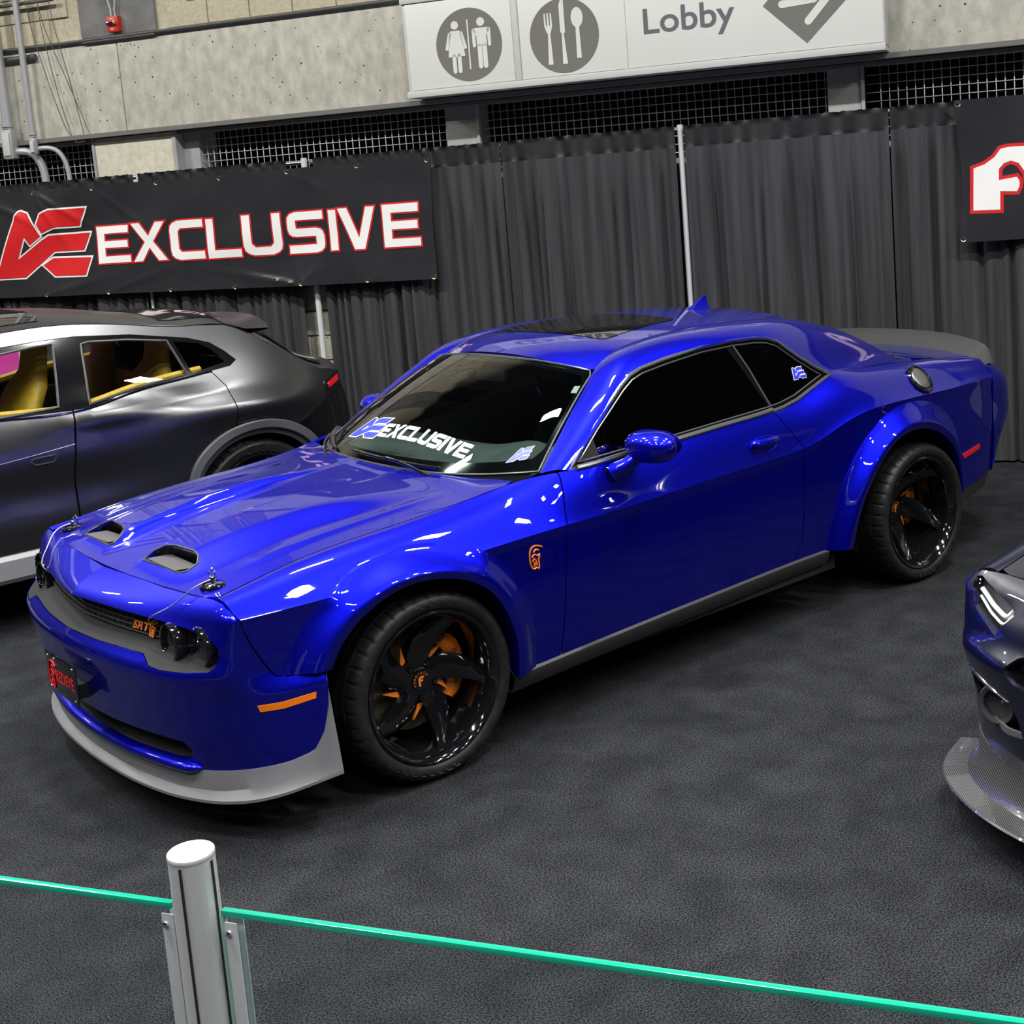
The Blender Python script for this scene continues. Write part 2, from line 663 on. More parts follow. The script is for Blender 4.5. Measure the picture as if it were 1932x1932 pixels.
def grid(rows, closed=False):
    """rows of equal length -> verts, faces"""
    n = len(rows[0])
    v = [tuple(p) for r in rows for p in r]
    f = []
    for i in range(len(rows) - 1):
        for j in range(n if closed else n - 1):
            j2 = (j + 1) % n
            f.append((i * n + j, i * n + j2, (i + 1) * n + j2, (i + 1) * n + j))
    return v, f


def offset_poly(p, d):
    """miter offset of a simple polygon, outward for d>0"""
    p = np.array(p, float)
    a = 0.5 * sum(p[i][0] * p[(i + 1) % len(p)][1] - p[(i + 1) % len(p)][0] * p[i][1] for i in range(len(p)))
    s = 1 if a > 0 else -1
    o = []
    n = len(p)
    for i in range(n):
        e0 = p[i] - p[i - 1]
        e1 = p[(i + 1) % n] - p[i]
        n0 = np.array([e0[1], -e0[0]]) * s / (np.linalg.norm(e0) + 1e-12)
        n1 = np.array([e1[1], -e1[0]]) * s / (np.linalg.norm(e1) + 1e-12)
        m = n0 + n1
        m /= np.linalg.norm(m) + 1e-12
        o.append(p[i] + m * d / max(.35, m @ n0))
    return np.array(o)


def text_poly(s, size=1.0, bold=0.0):
    """flat text mesh (2D verts, faces) from the built-in font"""
    cu = bpy.data.curves.new('txt', 'FONT')
    cu.body = s
    cu.size = size
    cu.offset = bold
    cu.resolution_u = 6
    t = bpy.data.objects.new('txt', cu)
    COL.objects.link(t)
    dg = bpy.context.evaluated_depsgraph_get()
    me = t.evaluated_get(dg).to_mesh()
    v = np.array([(p.co.x, p.co.y) for p in me.vertices])
    f = [tuple(p.vertices) for p in me.polygons]
    t.evaluated_get(dg).to_mesh_clear()
    bpy.data.objects.remove(t, do_unlink=True)
    return v, f


def flat_decal(name, poly, F, material, parent=None, res=.05, holes=(), thick=.0015):
    """thin sheet cut to poly lying on F(a,b,off)->3D array"""
    V, T, bd = cdt(np.array(poly, float), [np.array(h, float) for h in holes], res)
    a = F(V[:, 0], V[:, 1], thick)
    b = F(V[:, 0], V[:, 1], -thick * .3)
    n = len(V)
    f = [tuple(t) for t in T] + [tuple(n + i for i in reversed(t)) for t in T] + [(i, n + i, n + j, j) for i, j in bd]
    mb = MB()
    mb.add(np.vstack([a, b]), f)
    return mb.build(name, material, parent, angle=40)


# ------------------------------------------------------------------ the hall
WO = np.array([5.40, 0.195, 0.0])
WU = np.array([math.cos(WALL_PHI), math.sin(WALL_PHI), 0.0])    # along the wall
WN = np.array([math.sin(WALL_PHI), -math.cos(WALL_PHI), 0.0])   # into the wall


def WP(u, z, off=0.0):
    u = np.asarray(u, float)
    z = np.asarray(z, float)
    off = np.asarray(off, float) + 0 * u
    return WO + u[..., None] * WU + off[..., None] * WN + np.stack([0 * u, 0 * u, z + 0 * u], -1)


WROT = np.array([WU, WN, (0, 0, 1)]).T                            # local (u, off, z) -> world


def wbox(mb, u0, u1, z0, z1, o0, o1, bev=0.0):
    mb.box((u0, o0, z0), (u1, o1, z1), WROT, WO, bev)
    return mb


floor = MB().add([(-14, -16, 0), (16, -16, 0), (16, 14, 0), (-14, 14, 0)], [(0, 1, 2, 3)]).build('floor', 'carpet')
tag(floor, 'dark charcoal carpet covering the exhibition hall floor', 'floor', kind='structure')

wall = empty('wall_back', tuple(WO))
wall.matrix_world = Matrix.Translation(Vector(WO))
tag(wall, 'concrete and block hall wall with wire mesh openings behind the drapes', 'wall', kind='structure')


def wpart(name, mb, m, kind=None, angle=35):
    o = mb.build(name, m, None, angle)
    o.parent = wall
    o.matrix_parent_inverse = Matrix.Translation(-Vector(WO))
    if kind:
        o['kind'] = kind
    return o


wpart('block_backing', wbox(MB(), -6, 12, 0, 2.25, .205, .9), 'mortar')
wpart('opening_void', wbox(MB(), -6, 12, 2.0, 3.0, 1.9, 2.0), 'void_black')  # black sheet standing in for the unlit depth behind the mesh
wpart('upper_backing', wbox(MB(), -6, 12, 3.66, 7.5, .57, .9), 'tan_block')
# cast concrete beam in long precast lengths
for a, b in ((7.147, 12.0), (2.9, 7.137), (-6.0, 2.89)):
    wpart('concrete_panel', wbox(MB(), a, b, 2.845, 3.645, .5, .9, .006), 'concrete')
wpart('concrete_pier', wbox(MB(), 6.75, 7.525, 3.66, 7.5, .535, .9, .01), 'concrete_dark')
# painted column and its steel edge, steel mullions between the openings
wpart('block_column', wbox(MB(), 6.69, 7.50, 0, 2.80, .5, .85, .008), 'cream_block')
wpart('corner_angle', wbox(wbox(MB(), 7.50, 7.525, 0, 2.81, .49, .87), 6.655, 6.69, 0, 2.81, .49, .87), 'painted_steel')
wpart('cladding_plate', wbox(MB(), 6.50, 6.655, 0, 2.80, .60, .87, .004), 'painted_steel')
for a, b in ((3.90, 4.16), (.89, 1.125)):
    wpart('steel_mullion', wbox(wbox(MB(), a, b, 0, 2.80, .58, .85, .004), a - .03, a - .005, 0, 2.80, .565, .6), 'painted_steel')
# ledge below the beam
t1 = wbox(wbox(MB(), -6, 12, 2.806, 2.842, .43, .56), -6, 12, 2.775, 2.80, .52, .62).build('trim_1', 'ledge_grey')
tag(t1, 'dark metal ledge running under the concrete beam', 'trim', kind='structure')
# wire mesh in the openings
for a, b in ((7.53, 11.5), (4.17, 6.50), (1.13, 3.86), (-5.0, .855)):
    mb = MB()
    for k in range(int((b - a) / .061)):
        u = a + .02 + k * .061
        wbox(mb, u - .0029, u + .0029, 2.2, 2.79, .640, .6448)
    for k in range(10):
        z = 2.215 + k * .062
        wbox(mb, a, b, z - .0029, z + .0029, .6352, .640)
    wpart('wire_mesh', mb, 'mesh_wire', 'stuff', None)
# concrete blocks seen in the gap between the drapes and on the wall above the beam
blk = {}


def block(u0, u1, z0, z1, off, m):
    key = (round(u1 - u0, 3), round(z1 - z0, 3), m)
    if key not in blk:
        w, h = (u1 - u0) / 2, (z1 - z0) / 2
        blk[key] = MB().box((-w, -.03, -h), (w, .03, h), None, (0, 0, 0), .006).build('block', m)
        o = blk[key]
    else:
        o = blk[key].copy()
        COL.objects.link(o)
    p = WP((u0 + u1) / 2, (z0 + z1) / 2, off + .03)
    o.matrix_world = Matrix.Translation(Vector(p)) @ Matrix.Rotation(WALL_PHI, 4, 'Z')
    o.parent = wall
    o.matrix_parent_inverse = Matrix.Translation(-Vector(WO))


for r in range(11):
    for c in range(4):
        u0 = 4.55 + c * .405 + (.2025 if r % 2 else 0)
        block(u0, u0 + .395, .02 + r * .2035, .02 + r * .2035 + .193, .175, 'cream_block')
for r in range(4):
    for c in range(10):
        u0 = 4.62 + c * .405 + (.2025 if r % 2 else 0)
        if u0 < 7.53 and u0 + .395 > 6.745:
            continue
        block(u0, u0 + .395, 3.664 + r * .2035, 3.664 + r * .2035 + .195, .548, 'tan_block')

# ------------------------------------------------------------------ pipes, cables and alarm on the wall
def wtube(name, pts, r, m, parent=None, n=10):
    return MB().tube([WP(u, z, o) for u, z, o in pts], r, n).build(name, m, parent, 40)


for u0, top, r, bw, label in ((8.32, 2.95, .044, .062, 'thick grey vertical conduit with a large pull box'),
                              (8.06, 2.86, .027, .034, 'slim grey vertical conduit with a small pull box')):
    e = empty('wall_conduit', tuple(WP(u0, 2.36, .4)))
    inv = Matrix.Translation(-Vector(WP(u0, 2.36, .4)))

    def sub(o):
        o.parent = e
        o.matrix_parent_inverse = inv
    lean = .0
    sub(wtube('pipe', [(u0, 4.9, .4), (u0, top, .4)], r, 'conduit_grey'))
    mb = MB()
    wbox(mb, u0 - bw, u0 + bw, top - (.26 if r > .03 else .15), top, .40 - r, .40 + r * .9, .025)
    sub(mb.build('pull_box', 'conduit_grey'))
    mb = MB()
    wbox(mb, u0 - bw * .6, u0 + bw * .6, top - (.23 if r > .03 else .13), top - .03, .392 - r, .40 - r, .006)
    sub(mb.build('box_cover', 'sign_frame'))
    zz = top - (.2 if r > .03 else .1)
    pts = [(u0 - bw * .5, zz, .42), (u0 - .12, zz, .43), (u0 - .18, zz - .02, .45), (u0 - .235, zz - .09, .47),
           (u0 - .26, zz - .18, .48), (u0 - .27, zz - .30, .48), (u0 - .27, zz - .5, .48)]
    sub(MB().tube(smooth_curve([WP(*p) for p in pts], 24), r * .78, 10).build('elbow', 'conduit_grey'))
    sub(MB().tube([WP(u0, top + .02, .4), WP(u0, top + .05, .4)], r * 1.25, 12).build('coupling', 'conduit_grey'))
    tag(e, label, 'conduit', 'conduits on the beam')
for z, a, b, r, lab in ((3.635, 4.4, 9.5, .014, 'long dark conduit along the top edge of the concrete beam'),
                        (4.015, 7.72, 9.5, .016, 'short dark conduit high on the tan blocks'),
                        (3.553, 7.98, 9.5, .026, 'short dark strut pipe behind the vertical conduits'),
                        (3.617, 6.72, 7.47, .010, 'thin dark conduit below the red alarm')):
    e = wtube('horizontal_conduit', [(a, z, .47), (b, z, .47)], r, 'conduit_dark')
    tag(e, lab, 'conduit', 'horizontal conduits')
cab = (((7.884, 4.5, .5), (7.884, 4.03, .46), (7.70, 3.4, .46), (7.50, 2.82, .47)),
       ((8.03, 4.5, .5), (8.009, 4.04, .46), (7.948, 3.64, .46), (7.80, 3.10, .45), (7.70, 2.86, .44), (7.619, 2.778, .44), (7.55, 2.79, .45)),
       ((7.76, 4.5, .5), (7.759, 4.01, .46), (7.66, 3.4, .46), (7.559, 2.802, .46)),
       ((7.90, 4.5, .5), (7.88, 3.9, .46), (7.85, 3.63, .46), (7.74, 3.05, .45), (7.671, 2.811, .44)))
for c in cab:
    o = MB().tube(smooth_curve([WP(*p) for p in c], 24), .0035, 5).build('hanging_cable', 'cable_dark')
    tag(o, 'thin dark cable hanging loosely down the concrete beam beside the conduits', 'cable', 'loose cables on the beam')
# red fire alarm
e = empty('fire_alarm', tuple(WP(7.14, 3.68, .535)))
inv = Matrix.Translation(-Vector(WP(7.14, 3.68, .535)))


def fa(o):
    o.parent = e
    o.matrix_parent_inverse = inv


fa(wbox(MB(), 7.085, 7.20, 3.68, 3.81, .475, .535, .008).build('alarm_body', 'alarm_red'))
fa(wbox(MB(), 7.10, 7.19, 3.735, 3.765, .455, .475, .008).build('strobe_lens', 'chrome'))
fa(wbox(MB(), 7.098, 7.118, 3.735, 3.765, .450, .476, .004).build('strobe_end', 'brass'))
tv, tf = text_poly('FIRE', .024)
for zt in (3.778, 3.693):
    mb = MB()
    mb.add([WP(7.168 - a * 1.0, zt + b, .474) for a, b in tv], tf)
    fa(mb.build('letters', 'white_ink'))
tag(e, 'red fire alarm strobe on the grey concrete pier', 'fire alarm')
for k, du in enumerate((.02, -.02)):
    o = wtube('alarm_conduit', [(7.14 + du, 3.80, .50), (7.14 + du, 3.87, .50), (7.14 + du * 2.2, 3.97, .50), (7.14 + du * 2.5, 4.6, .50)], .010, 'conduit_grey')
    tag(o, 'thin grey conduit rising from the red fire alarm', 'conduit', 'alarm conduits')

# ------------------------------------------------------------------ wayfinding sign
SIGN_OFF = .25
sg = empty('lobby_sign', tuple(WP(2.48, 2.87, .375)))
sginv = Matrix.Translation(-Vector(WP(2.48, 2.87, .375)))


def sgp(o):
    o.parent = sg
    o.matrix_parent_inverse = sginv
    return o


def SF(a, b, off=0.0):
    return WP(a, b, SIGN_OFF - off)


def spoly(name, poly, m, off=.002):
    return sgp(flat_decal(name, poly, lambda a, b, t: SF(a, b, off + t), m, None, .2, (), .0012))


sgp(wbox(MB(), .665, 4.30, 2.872, 3.58, SIGN_OFF + .004, .5, .006).build('sign_box', 'sign_frame'))
for a, b in ((3.405, 4.275), (2.515, 3.345), (.675, 2.51)):
    sgp(wbox(MB(), a, b, 2.905, 3.555, SIGN_OFF - .001, SIGN_OFF + .01, .003).build('sign_panel', 'sign_white'))
sgp(wbox(MB(), 3.352, 3.398, 2.9, 3.56, SIGN_OFF - .008, SIGN_OFF + .01, .004).build('divider_bar', 'sign_frame'))
sgp(wbox(wbox(MB(), .665, 4.31, 2.85, 2.898, SIGN_OFF - .012, .5, .004), .665, 4.31, 3.56, 3.60, SIGN_OFF - .012, .5, .004).build('sign_rail', 'sign_frame'))


def ell(cu, cz, ru, rz, n=40, a0=0, a1=2 * PI):
    return [(cu - ru * math.cos(a0 + (a1 - a0) * i / n), cz + rz * math.sin(a0 + (a1 - a0) * i / n)) for i in range(n if a1 - a0 > 6.2 else n + 1)]


C1 = (3.762, 3.206, .272)
C2 = (2.992, 3.192, .272)
spoly('pictogram_disc', ell(C1[0], C1[1], C1[2], C1[2], 48), 'sign_grey')
spoly('pictogram_disc', ell(C2[0], C2[1], C2[2], C2[2], 48), 'sign_grey')


def loc(C, pts):
    return [(C[0] - x * C[2], C[1] + y * C[2]) for x, y in pts]


def capsule(x0, y0, x1, y1, r, n=6):
    a = math.atan2(y1 - y0, x1 - x0)
    p = [(x1 + r * math.cos(a - PI / 2 + PI * i / n), y1 + r * math.sin(a - PI / 2 + PI * i / n)) for i in range(n + 1)]
    p += [(x0 + r * math.cos(a + PI / 2 + PI * i / n), y0 + r * math.sin(a + PI / 2 + PI * i / n)) for i in range(n + 1)]
    return p


def circ(x, y, r, n=20):
    return [(x + r * math.cos(2 * PI * i / n), y + r * math.sin(2 * PI * i / n)) for i in range(n)]


def pict(name, C, shapes):
    e = None
    for s in shapes:
        o = spoly(name, loc(C, s), 'sign_white', .0045)
    return o


pict('woman_figure', C1, [circ(-.39, .56, .115), [(-.52, .41), (-.26, .41), (-.20, .34), (-.13, -.30), (-.64, -.30), (-.58, .34)],
                          capsule(-.56, .33, -.67, -.06, .05), capsule(-.21, .33, -.11, -.06, .05),
                          capsule(-.47, -.28, -.47, -.70, .058), capsule(-.31, -.28, -.31, -.70, .058)])
pict('dividing_line', C1, [[(-.02, .68), (.02, .68), (.02, -.68), (-.02, -.68)]])
pict('man_figure', C1, [circ(.40, .58, .12), [(.20, .42), (.60, .42), (.66, .37), (.60, .28), (.55, .2), (.55, -.08), (.25, -.08), (.25, .2), (.20, .28), (.14, .37)],
                        capsule(.17, .36, .17, -.05, .05), capsule(.63, .36, .63, -.05, .05),
                        capsule(.325, -.08, .325, -.62, .068), capsule(.475, -.08, .475, -.62, .068)])
pict('fork', C2, [[(-.55, .40), (-.55, .62), (-.51, .64), (-.50, .30), (-.47, .30), (-.46, .64), (-.42, .64), (-.41, .30), (-.38, .30), (-.37, .64), (-.33, .62), (-.32, .30), (-.36, .14), (-.39, .08),
                   (-.36, -.74), (-.50, -.74), (-.46, .08), (-.50, .14), (-.55, .30)]])
pict('knife', C2, [[(-.10, .10), (-.10, .82), (-.04, .96), (.04, .97), (.04, .08), (.0, .05), (.06, -.76), (-.08, -.76), (-.06, .05)]])
pict('spoon', C2, [[(.40 + .17 * math.cos(t), .44 + .27 * math.sin(t)) for t in np.linspace(-1.25, PI + 1.25, 26)] + [(.345, .05), (.33, -.64), (.47, -.64), (.455, .05)]])
tv, tf = text_poly('Lobby', 1.0, .012)
w = tv[:, 0].max() - tv[:, 0].min()
h = .235 / (tv[:, 1].max() - tv[:, 1].min())
mb = MB()
mb.add([SF(np.array(2.378 - (a - tv[:, 0].min()) / w * .674), np.array(3.138 + b * h), .003) for a, b in tv], tf)
sgp(mb.build('lettering', 'sign_text'))
spoly('arrow_diamond', [(1.50, 3.235), (1.20, 2.95), (.90, 3.235), (1.20, 3.535)], 'sign_grey')
spoly('arrow_bar', [(p[0], p[1]) for p in capsule(1.365, 3.232, 1.14, 3.245, .026)], 'sign_white', .0045)
spoly('arrow_bar', [(p[0], p[1]) for p in capsule(1.185, 3.10, 1.0, 3.30, .027)], 'sign_white', .0045)
tag(sg, 'long white wayfinding sign with restroom and dining pictograms and the word Lobby', 'sign')

# ------------------------------------------------------------------ pipe and drape
def drape(u0, u1, label, seed, zb=.015, sparse=1.0):
    rg = np.random.default_rng(seed)
    W = u0 - u1
    n = max(40, int(W / .0085))
    zs = np.concatenate([np.linspace(2.452, 2.30, 9), np.linspace(2.285, zb, 26)])
    s = np.linspace(0, 1, n)
    k = max(3, int(W * 8 * sparse))
    um = s * W
    gro = []
    x_ = rg.uniform(0, .08)
    while x_ < W:
        gro.append((x_, rg.uniform(.007, .024), rg.uniform(.25, 1.0) ** 1.3, rg.uniform(-.03, .03), rg.uniform(0, .5)))
        x_ += rg.choice((.03, .045, .06, .09, .14)) * rg.uniform(.7, 1.3)
    ph = rg.uniform(0, 6.28, 4)
    ruf = [(rg.uniform(28, 75), rg.uniform(0, 6.28)) for _ in range(5)]
    e = empty('event_drape', tuple(WP((u0 + u1) / 2, 0, 0)))
    inv = Matrix.Translation(-Vector(WP((u0 + u1) / 2, 0, 0)))
    rows = []
    for z in zs:
        t = (2.452 - z) / 2.45
        off = .014 * np.sin(um * 7 + ph[0] + .6 * t) + .010 * np.sin(um * 13 + ph[1] - .5 * t)
        off = off * min(1, .25 + t * 2.2)
        for c, wd, dp, dr, st in gro:
            k = np.clip((t - st * .25) * 6, .25, 1) * (.75 + .5 * t)
            off = off + .065 * dp * k * np.exp(-np.abs((um - c - dr * t) / (wd * (1 + .7 * t))) ** 1.5)
        if z > 2.30:
            h_ = np.clip((z - 2.30) / .12, 0, 1)
            off = off * (1 - .6 * h_) + sum(.0032 * np.sin(q * um + p) for q, p in ruf) * (.5 + h_)
        if z > 2.44:
            off = off * .3 - .004
        rows.append(WP(u0 + (u1 - u0) * s, z + 0 * s + (.0018 * np.sin(60 * um + ph[2]) + .0016 * np.sin(113 * um + ph[3]) if z > 2.44 else 0), off - .012))
    v, f = grid(rows[8:])
    a = MB()
    a.add(v, f)
    o = a.build('cloth', 'drape_cloth', None, None)
    o.parent, o.matrix_parent_inverse = e, inv
    v, f = grid(rows[:9])
    a = MB()
    a.add(v, f)
    o = a.build('rod_pocket', 'drape_hem', None, None)
    o.parent, o.matrix_parent_inverse = e, inv
    tag(e, label, 'drape', 'black event drapes')


drape(11.2, 8.36, 'black drape at the far end behind the grey crossover', 1)
drape(8.30, 6.75, 'black drape under the emblem end of the red and white banner', 2)
drape(6.71, 5.30, 'black drape under the middle of the banner, beside the exposed blocks', 3)
drape(5.06, 3.472, 'black drape beside the banner end, next to the exposed blocks', 4)
drape(3.47, 2.125, 'black drape directly before the white upright pole', 5)
drape(2.06, .64, 'black drape directly after the white upright pole', 6, sparse=1.25)
drape(.63, -.85, 'black drape partly behind the second banner', 7)
drape(-.86, -2.4, 'black drape beyond the second banner', 8)
for u, lab, m, r in ((2.095, 'white upright pole in the slit between two drapes', 'pole_white', .021),
                     (5.155, 'white upright pole in front of the exposed blocks', 'pole_white', .024),
                     (6.73, 'slim white pole under the middle of the banner', 'pole_white', .014),
                     (8.345, 'white pole at the emblem end of the banner', 'pole_white', .02)):
    e = empty('drape_pole', tuple(WP(u, 0, .03)))
    inv = Matrix.Translation(-Vector(WP(u, 0, .03)))
    o = MB().tube([WP(u, .005, .02), WP(u, 1.3, .02), WP(u, 2.46, .02)], [r * .8, r, r], 12).build('tube', m)
    o.parent, o.matrix_parent_inverse = e, inv
    o = wbox(MB(), u - .03, u + .03, .001, .009, -.06, .12).build('base_plate', 'dark_steel')
    o.parent, o.matrix_parent_inverse = e, inv
    tag(e, lab, 'pole', 'drape uprights')
for a, b, lab in ((8.33, 5.19, 'grey metal crossbar behind the top of the long EXCLUSIVE banner'), (5.12, 2.125, 'grey metal crossbar from the exposed blocks to the white upright pole'), (2.065, -2.4, 'grey metal crossbar from the white upright pole past the second banner')):
    o = wtube('drape_crossbar', [(a, 2.425, .058), (b, 2.425, .058)], .016, 'satin_metal')
    tag(o, lab, 'crossbar', 'drape crossbars')


# ------------------------------------------------------------------ banners
def bd1(u, z):
    """wrinkle depth of the long banner"""
    a = np.clip((z - 1.48) * (2.37 - z) / .198, 0, 1)
    r = .026 * np.sin(7.5 * (u * .55 + z * 1.25)) * np.exp(-((u - 7.4) / 1.1) ** 2)
    r = r + .018 * np.sin(10 * (u * .3 + z * 1.1) + 1) * np.exp(-((u - 6.0) / 1.3) ** 2) * np.clip((2.1 - z) * 3, 0, 1)
    r = r + .022 * np.exp(-((u - 5.23 - (z - 1.48) * .3) / .035) ** 2) * np.clip((1.75 - z) * 4, 0, 1)
    r = r + .006 * np.sin(3.1 * u + 4 * z)
    # pulled creases fanning out from the grommets
    for u0, z0, u1, z1, a in ((7.73, 2.37, 7.0, 1.95, .014), (7.73, 2.37, 7.35, 1.75, .011), (8.35, 2.37, 7.55, 2.02, .013), (7.11, 2.36, 6.5, 1.90, .010), (7.09, 1.50, 6.2, 1.72, .010), (7.71, 1.50, 6.9, 1.66, .011), (5.26, 2.36, 4.8, 2.12, .006),
                              (5.23, 1.48, 6.3, 1.68, .012), (5.23, 1.48, 5.05, 1.62, .012), (5.23, 1.48, 5.9, 1.56, .010), (4.64, 1.48, 4.3, 1.58, .006)):
        dx, dz = u1 - u0, z1 - z0
        L = math.hypot(dx, dz)
        tt = ((u - u0) * dx + (z - z0) * dz) / L / L
        pd = ((u - u0) * dz - (z - z0) * dx) / L
        wd = .012 + .035 * np.clip(tt, 0, 1)
        r = r + 1.6 * a * np.exp(-(pd / wd) ** 2) * np.clip(tt * 8, 0, 1) * np.clip((1 - tt) * 2, 0, 1)
    return r * (.5 + .5 * a)


def B1(u, z, off=0.0):
    return WP(u, z, -.075 - bd1(u, z) - off)


def banner(name, outline, F, gromm, label, decals, origin):
    e = empty(name, tuple(origin))
    inv = Matrix.Translation(-Vector(origin))

    def ad(o):
        o.parent, o.matrix_parent_inverse = e, inv
        return o
    ad(flat_decal('vinyl_sheet', outline, lambda a, b, t: F(a, b, t), 'banner_vinyl', None, .024, (), .0015))
    hem = MB()
    for g in gromm:
        c = F(np.array(g[0]), np.array(g[1]), .003)
        o = ad(MB().lathe([(.006, -.0025), (.008, .002), (.014, .003), (.019, 0), (.019, -.002)], 14, 'y', (0, 0, 0)).build('grommet', 'brass'))
        o.matrix_parent_inverse = Matrix.Identity(4)
        o.location = Vector(c) - Vector(origin)
        o.rotation_euler = (0, 0, WALL_PHI + PI)
    for nm, poly, m, off in decals:
        ad(flat_decal(nm, poly, lambda a, b, t: F(a, b, off + t), m, None, .022, (), .0008))
    tag(e, label, 'banner', 'printed vinyl banners')
    return e


LET = {
    'E': [(0, 0), (0, 1), (1, 1), (.98, .76), (.27, .76), (.27, .62), (.95, .62), (.95, .39), (.27, .39), (.27, .23), (1, .23), (1, 0)],
    'X': [(0, 0), (.36, .5), (0, 1), (.3, 1), (.5, .69), (.7, 1), (1, 1), (.64, .5), (1, 0), (.7, 0), (.5, .31), (.3, 0)],
    'C': [(1, 1), (.27, 1), (.12, .95), (.03, .87), (0, .74), (0, .26), (.03, .13), (.12, .05), (.27, 0), (1, 0), (1, .24), (.34, .24), (.28, .3), (.28, .7), (.34, .76), (1, .76)],
    'L': [(0, 0), (0, 1), (.26, 1), (.26, .24), (1, .24), (1, 0)],
    'U': [(0, 1), (.25, 1), (.25, .31), (.32, .24), (.68, .24), (.75, .31), (.75, 1), (1, 1), (1, .26), (.97, .13), (.88, .05), (.74, 0), (.26, 0), (.12, .05), (.03, .13), (0, .26)],
    'S': [(1, 1), (.24, 1), (.1, .96), (.02, .88), (0, .79), (0, .57), (.04, .46), (.12, .4), (.24, .38), (.73, .38), (.73, .24), (0, .24), (0, 0), (.76, 0), (.9, .04), (.98, .12), (1, .21),
          (1, .41), (.96, .53), (.88, .59), (.76, .62), (.27, .62), (.27, .76), (1, .76)],
    'I': [(0, 0), (0, 1), (1, 1), (1, 0)],
    'V': [(0, 1), (.29, 1), (.53, .36), (.73, 1), (1, 1), (.68, 0), (.39, 0)],
}
EX = (('E', 7.141, 6.80, 2.051, 1.728), ('X', 6.80, 6.43, 2.058, 1.726), ('C', 6.415, 6.076, 2.055, 1.718), ('L', 6.063, 5.736, 2.05, 1.714), ('U', 5.727, 5.356, 2.057, 1.716),
      ('S', 5.314, 4.975, 2.053, 1.711), ('I', 4.942, 4.858, 2.05, 1.718), ('V', 4.862, 4.515, 2.056, 1.716), ('E', 4.47, 4.142, 2.06, 1.716))
EMB_A = [(8.23, 1.66), (7.938, 2.18), (7.905, 2.213), (7.873, 2.22), (7.809, 2.198), (7.705, 1.999), (7.828, 1.931), (7.872, 2.0), (7.974, 1.813), (7.698, 1.964), (7.618, 2.0), (7.202, 2.001), (7.279, 1.86), (7.59, 1.863), (7.924, 1.658)]
EMB_T = [(7.72, 2.102), (7.675, 2.183), (7.583, 2.212), (7.213, 2.209), (7.296, 2.064), (7.558, 2.066), (7.688, 2.024)]
EMB_B = [(7.209, 1.797), (7.28, 1.651), (7.606, 1.656), (7.725, 1.753), (7.612, 1.808)]
dec = []
for p in (EMB_A, EMB_T, EMB_B):
    dec.append(('emblem_outline', offset_poly(p, .014), 'white_ink', .0045))
for p in (EMB_A, EMB_T, EMB_B):
    dec.append(('emblem', p, 'red_ink', .0075))
for ch, a, b, zt, zb in EX:
    poly = np.array([(a + (b - a) * x, zb + (zt - zb) * y) for x, y in LET[ch]])
    dec.append(('letter_outline', offset_poly(poly, .004), 'red_ink', .0045))
    dec.append(('letter', offset_poly(poly, -.009), 'white_ink', .0075))
G1 = [(8.35, 2.37), (7.731, 2.367), (7.115, 2.364), (6.491, 2.365), (5.881, 2.359), (5.259, 2.364), (4.644, 2.364), (4.047, 2.363),
      (8.33, 1.51), (7.711, 1.503), (7.086, 1.497), (6.465, 1.491), (5.848, 1.484), (5.229, 1.482), (4.644, 1.483), (4.075, 1.48)]
banner('exclusive_banner', [(8.95, 2.385), (7.4, 2.388), (6.2, 2.382), (5.0, 2.386), (4.015, 2.384), (4.045, 1.9), (4.045, 1.462), (5.23, 1.463), (6.4, 1.474), (7.7, 1.486), (8.95, 1.50)],
       B1, G1, 'long black vinyl banner with a red emblem and the word EXCLUSIVE', dec, WP(6.4, 1.46, -.08))


def B2(u, z, off=0.0):
    return WP(u, z, -.075 - .010 * np.sin(6 * u + 5 * z) - .006 * np.sin(17 * z) * np.exp(-((u - .2) / .06) ** 2) - off)


Fl = [(.107, 2.011), (.116, 1.718), (-.074, 1.714), (-.077, 1.833), (-.177, 1.826), (-.196, 1.86), (-.2, 1.888), (-.195, 1.915), (-.177, 1.941), (-.071, 1.928), (-.073, 1.986), (-.10, 2.015), (-.138, 2.027),
      (-.18, 2.01), (-.217, 1.952), (-.26, 1.70), (-.44, 1.70), (-.42, 2.00), (-.36, 2.09), (-.30, 2.125), (-.222, 2.135), (-.12, 2.137), (-.069, 2.127), (-.03, 2.075), (.03, 2.035)]
banner('letter_banner', [(.205, 2.455), (-1.6, 2.455), (-1.6, 1.535), (.19, 1.52), (.175, 2.0)], B2,
       [(.185, 2.43), (.175, 1.545), (-.5, 2.44), (-1.1, 2.44), (-.5, 1.55), (-1.1, 1.55)],
       'short black vinyl banner with a rounded white letter outlined in red',
       [('letter_outline', offset_poly(Fl, .012), 'red_ink', .0025), ('letter', offset_poly(Fl, -.010), 'white_ink', .0045)], WP(-.7, 1.52, -.08))

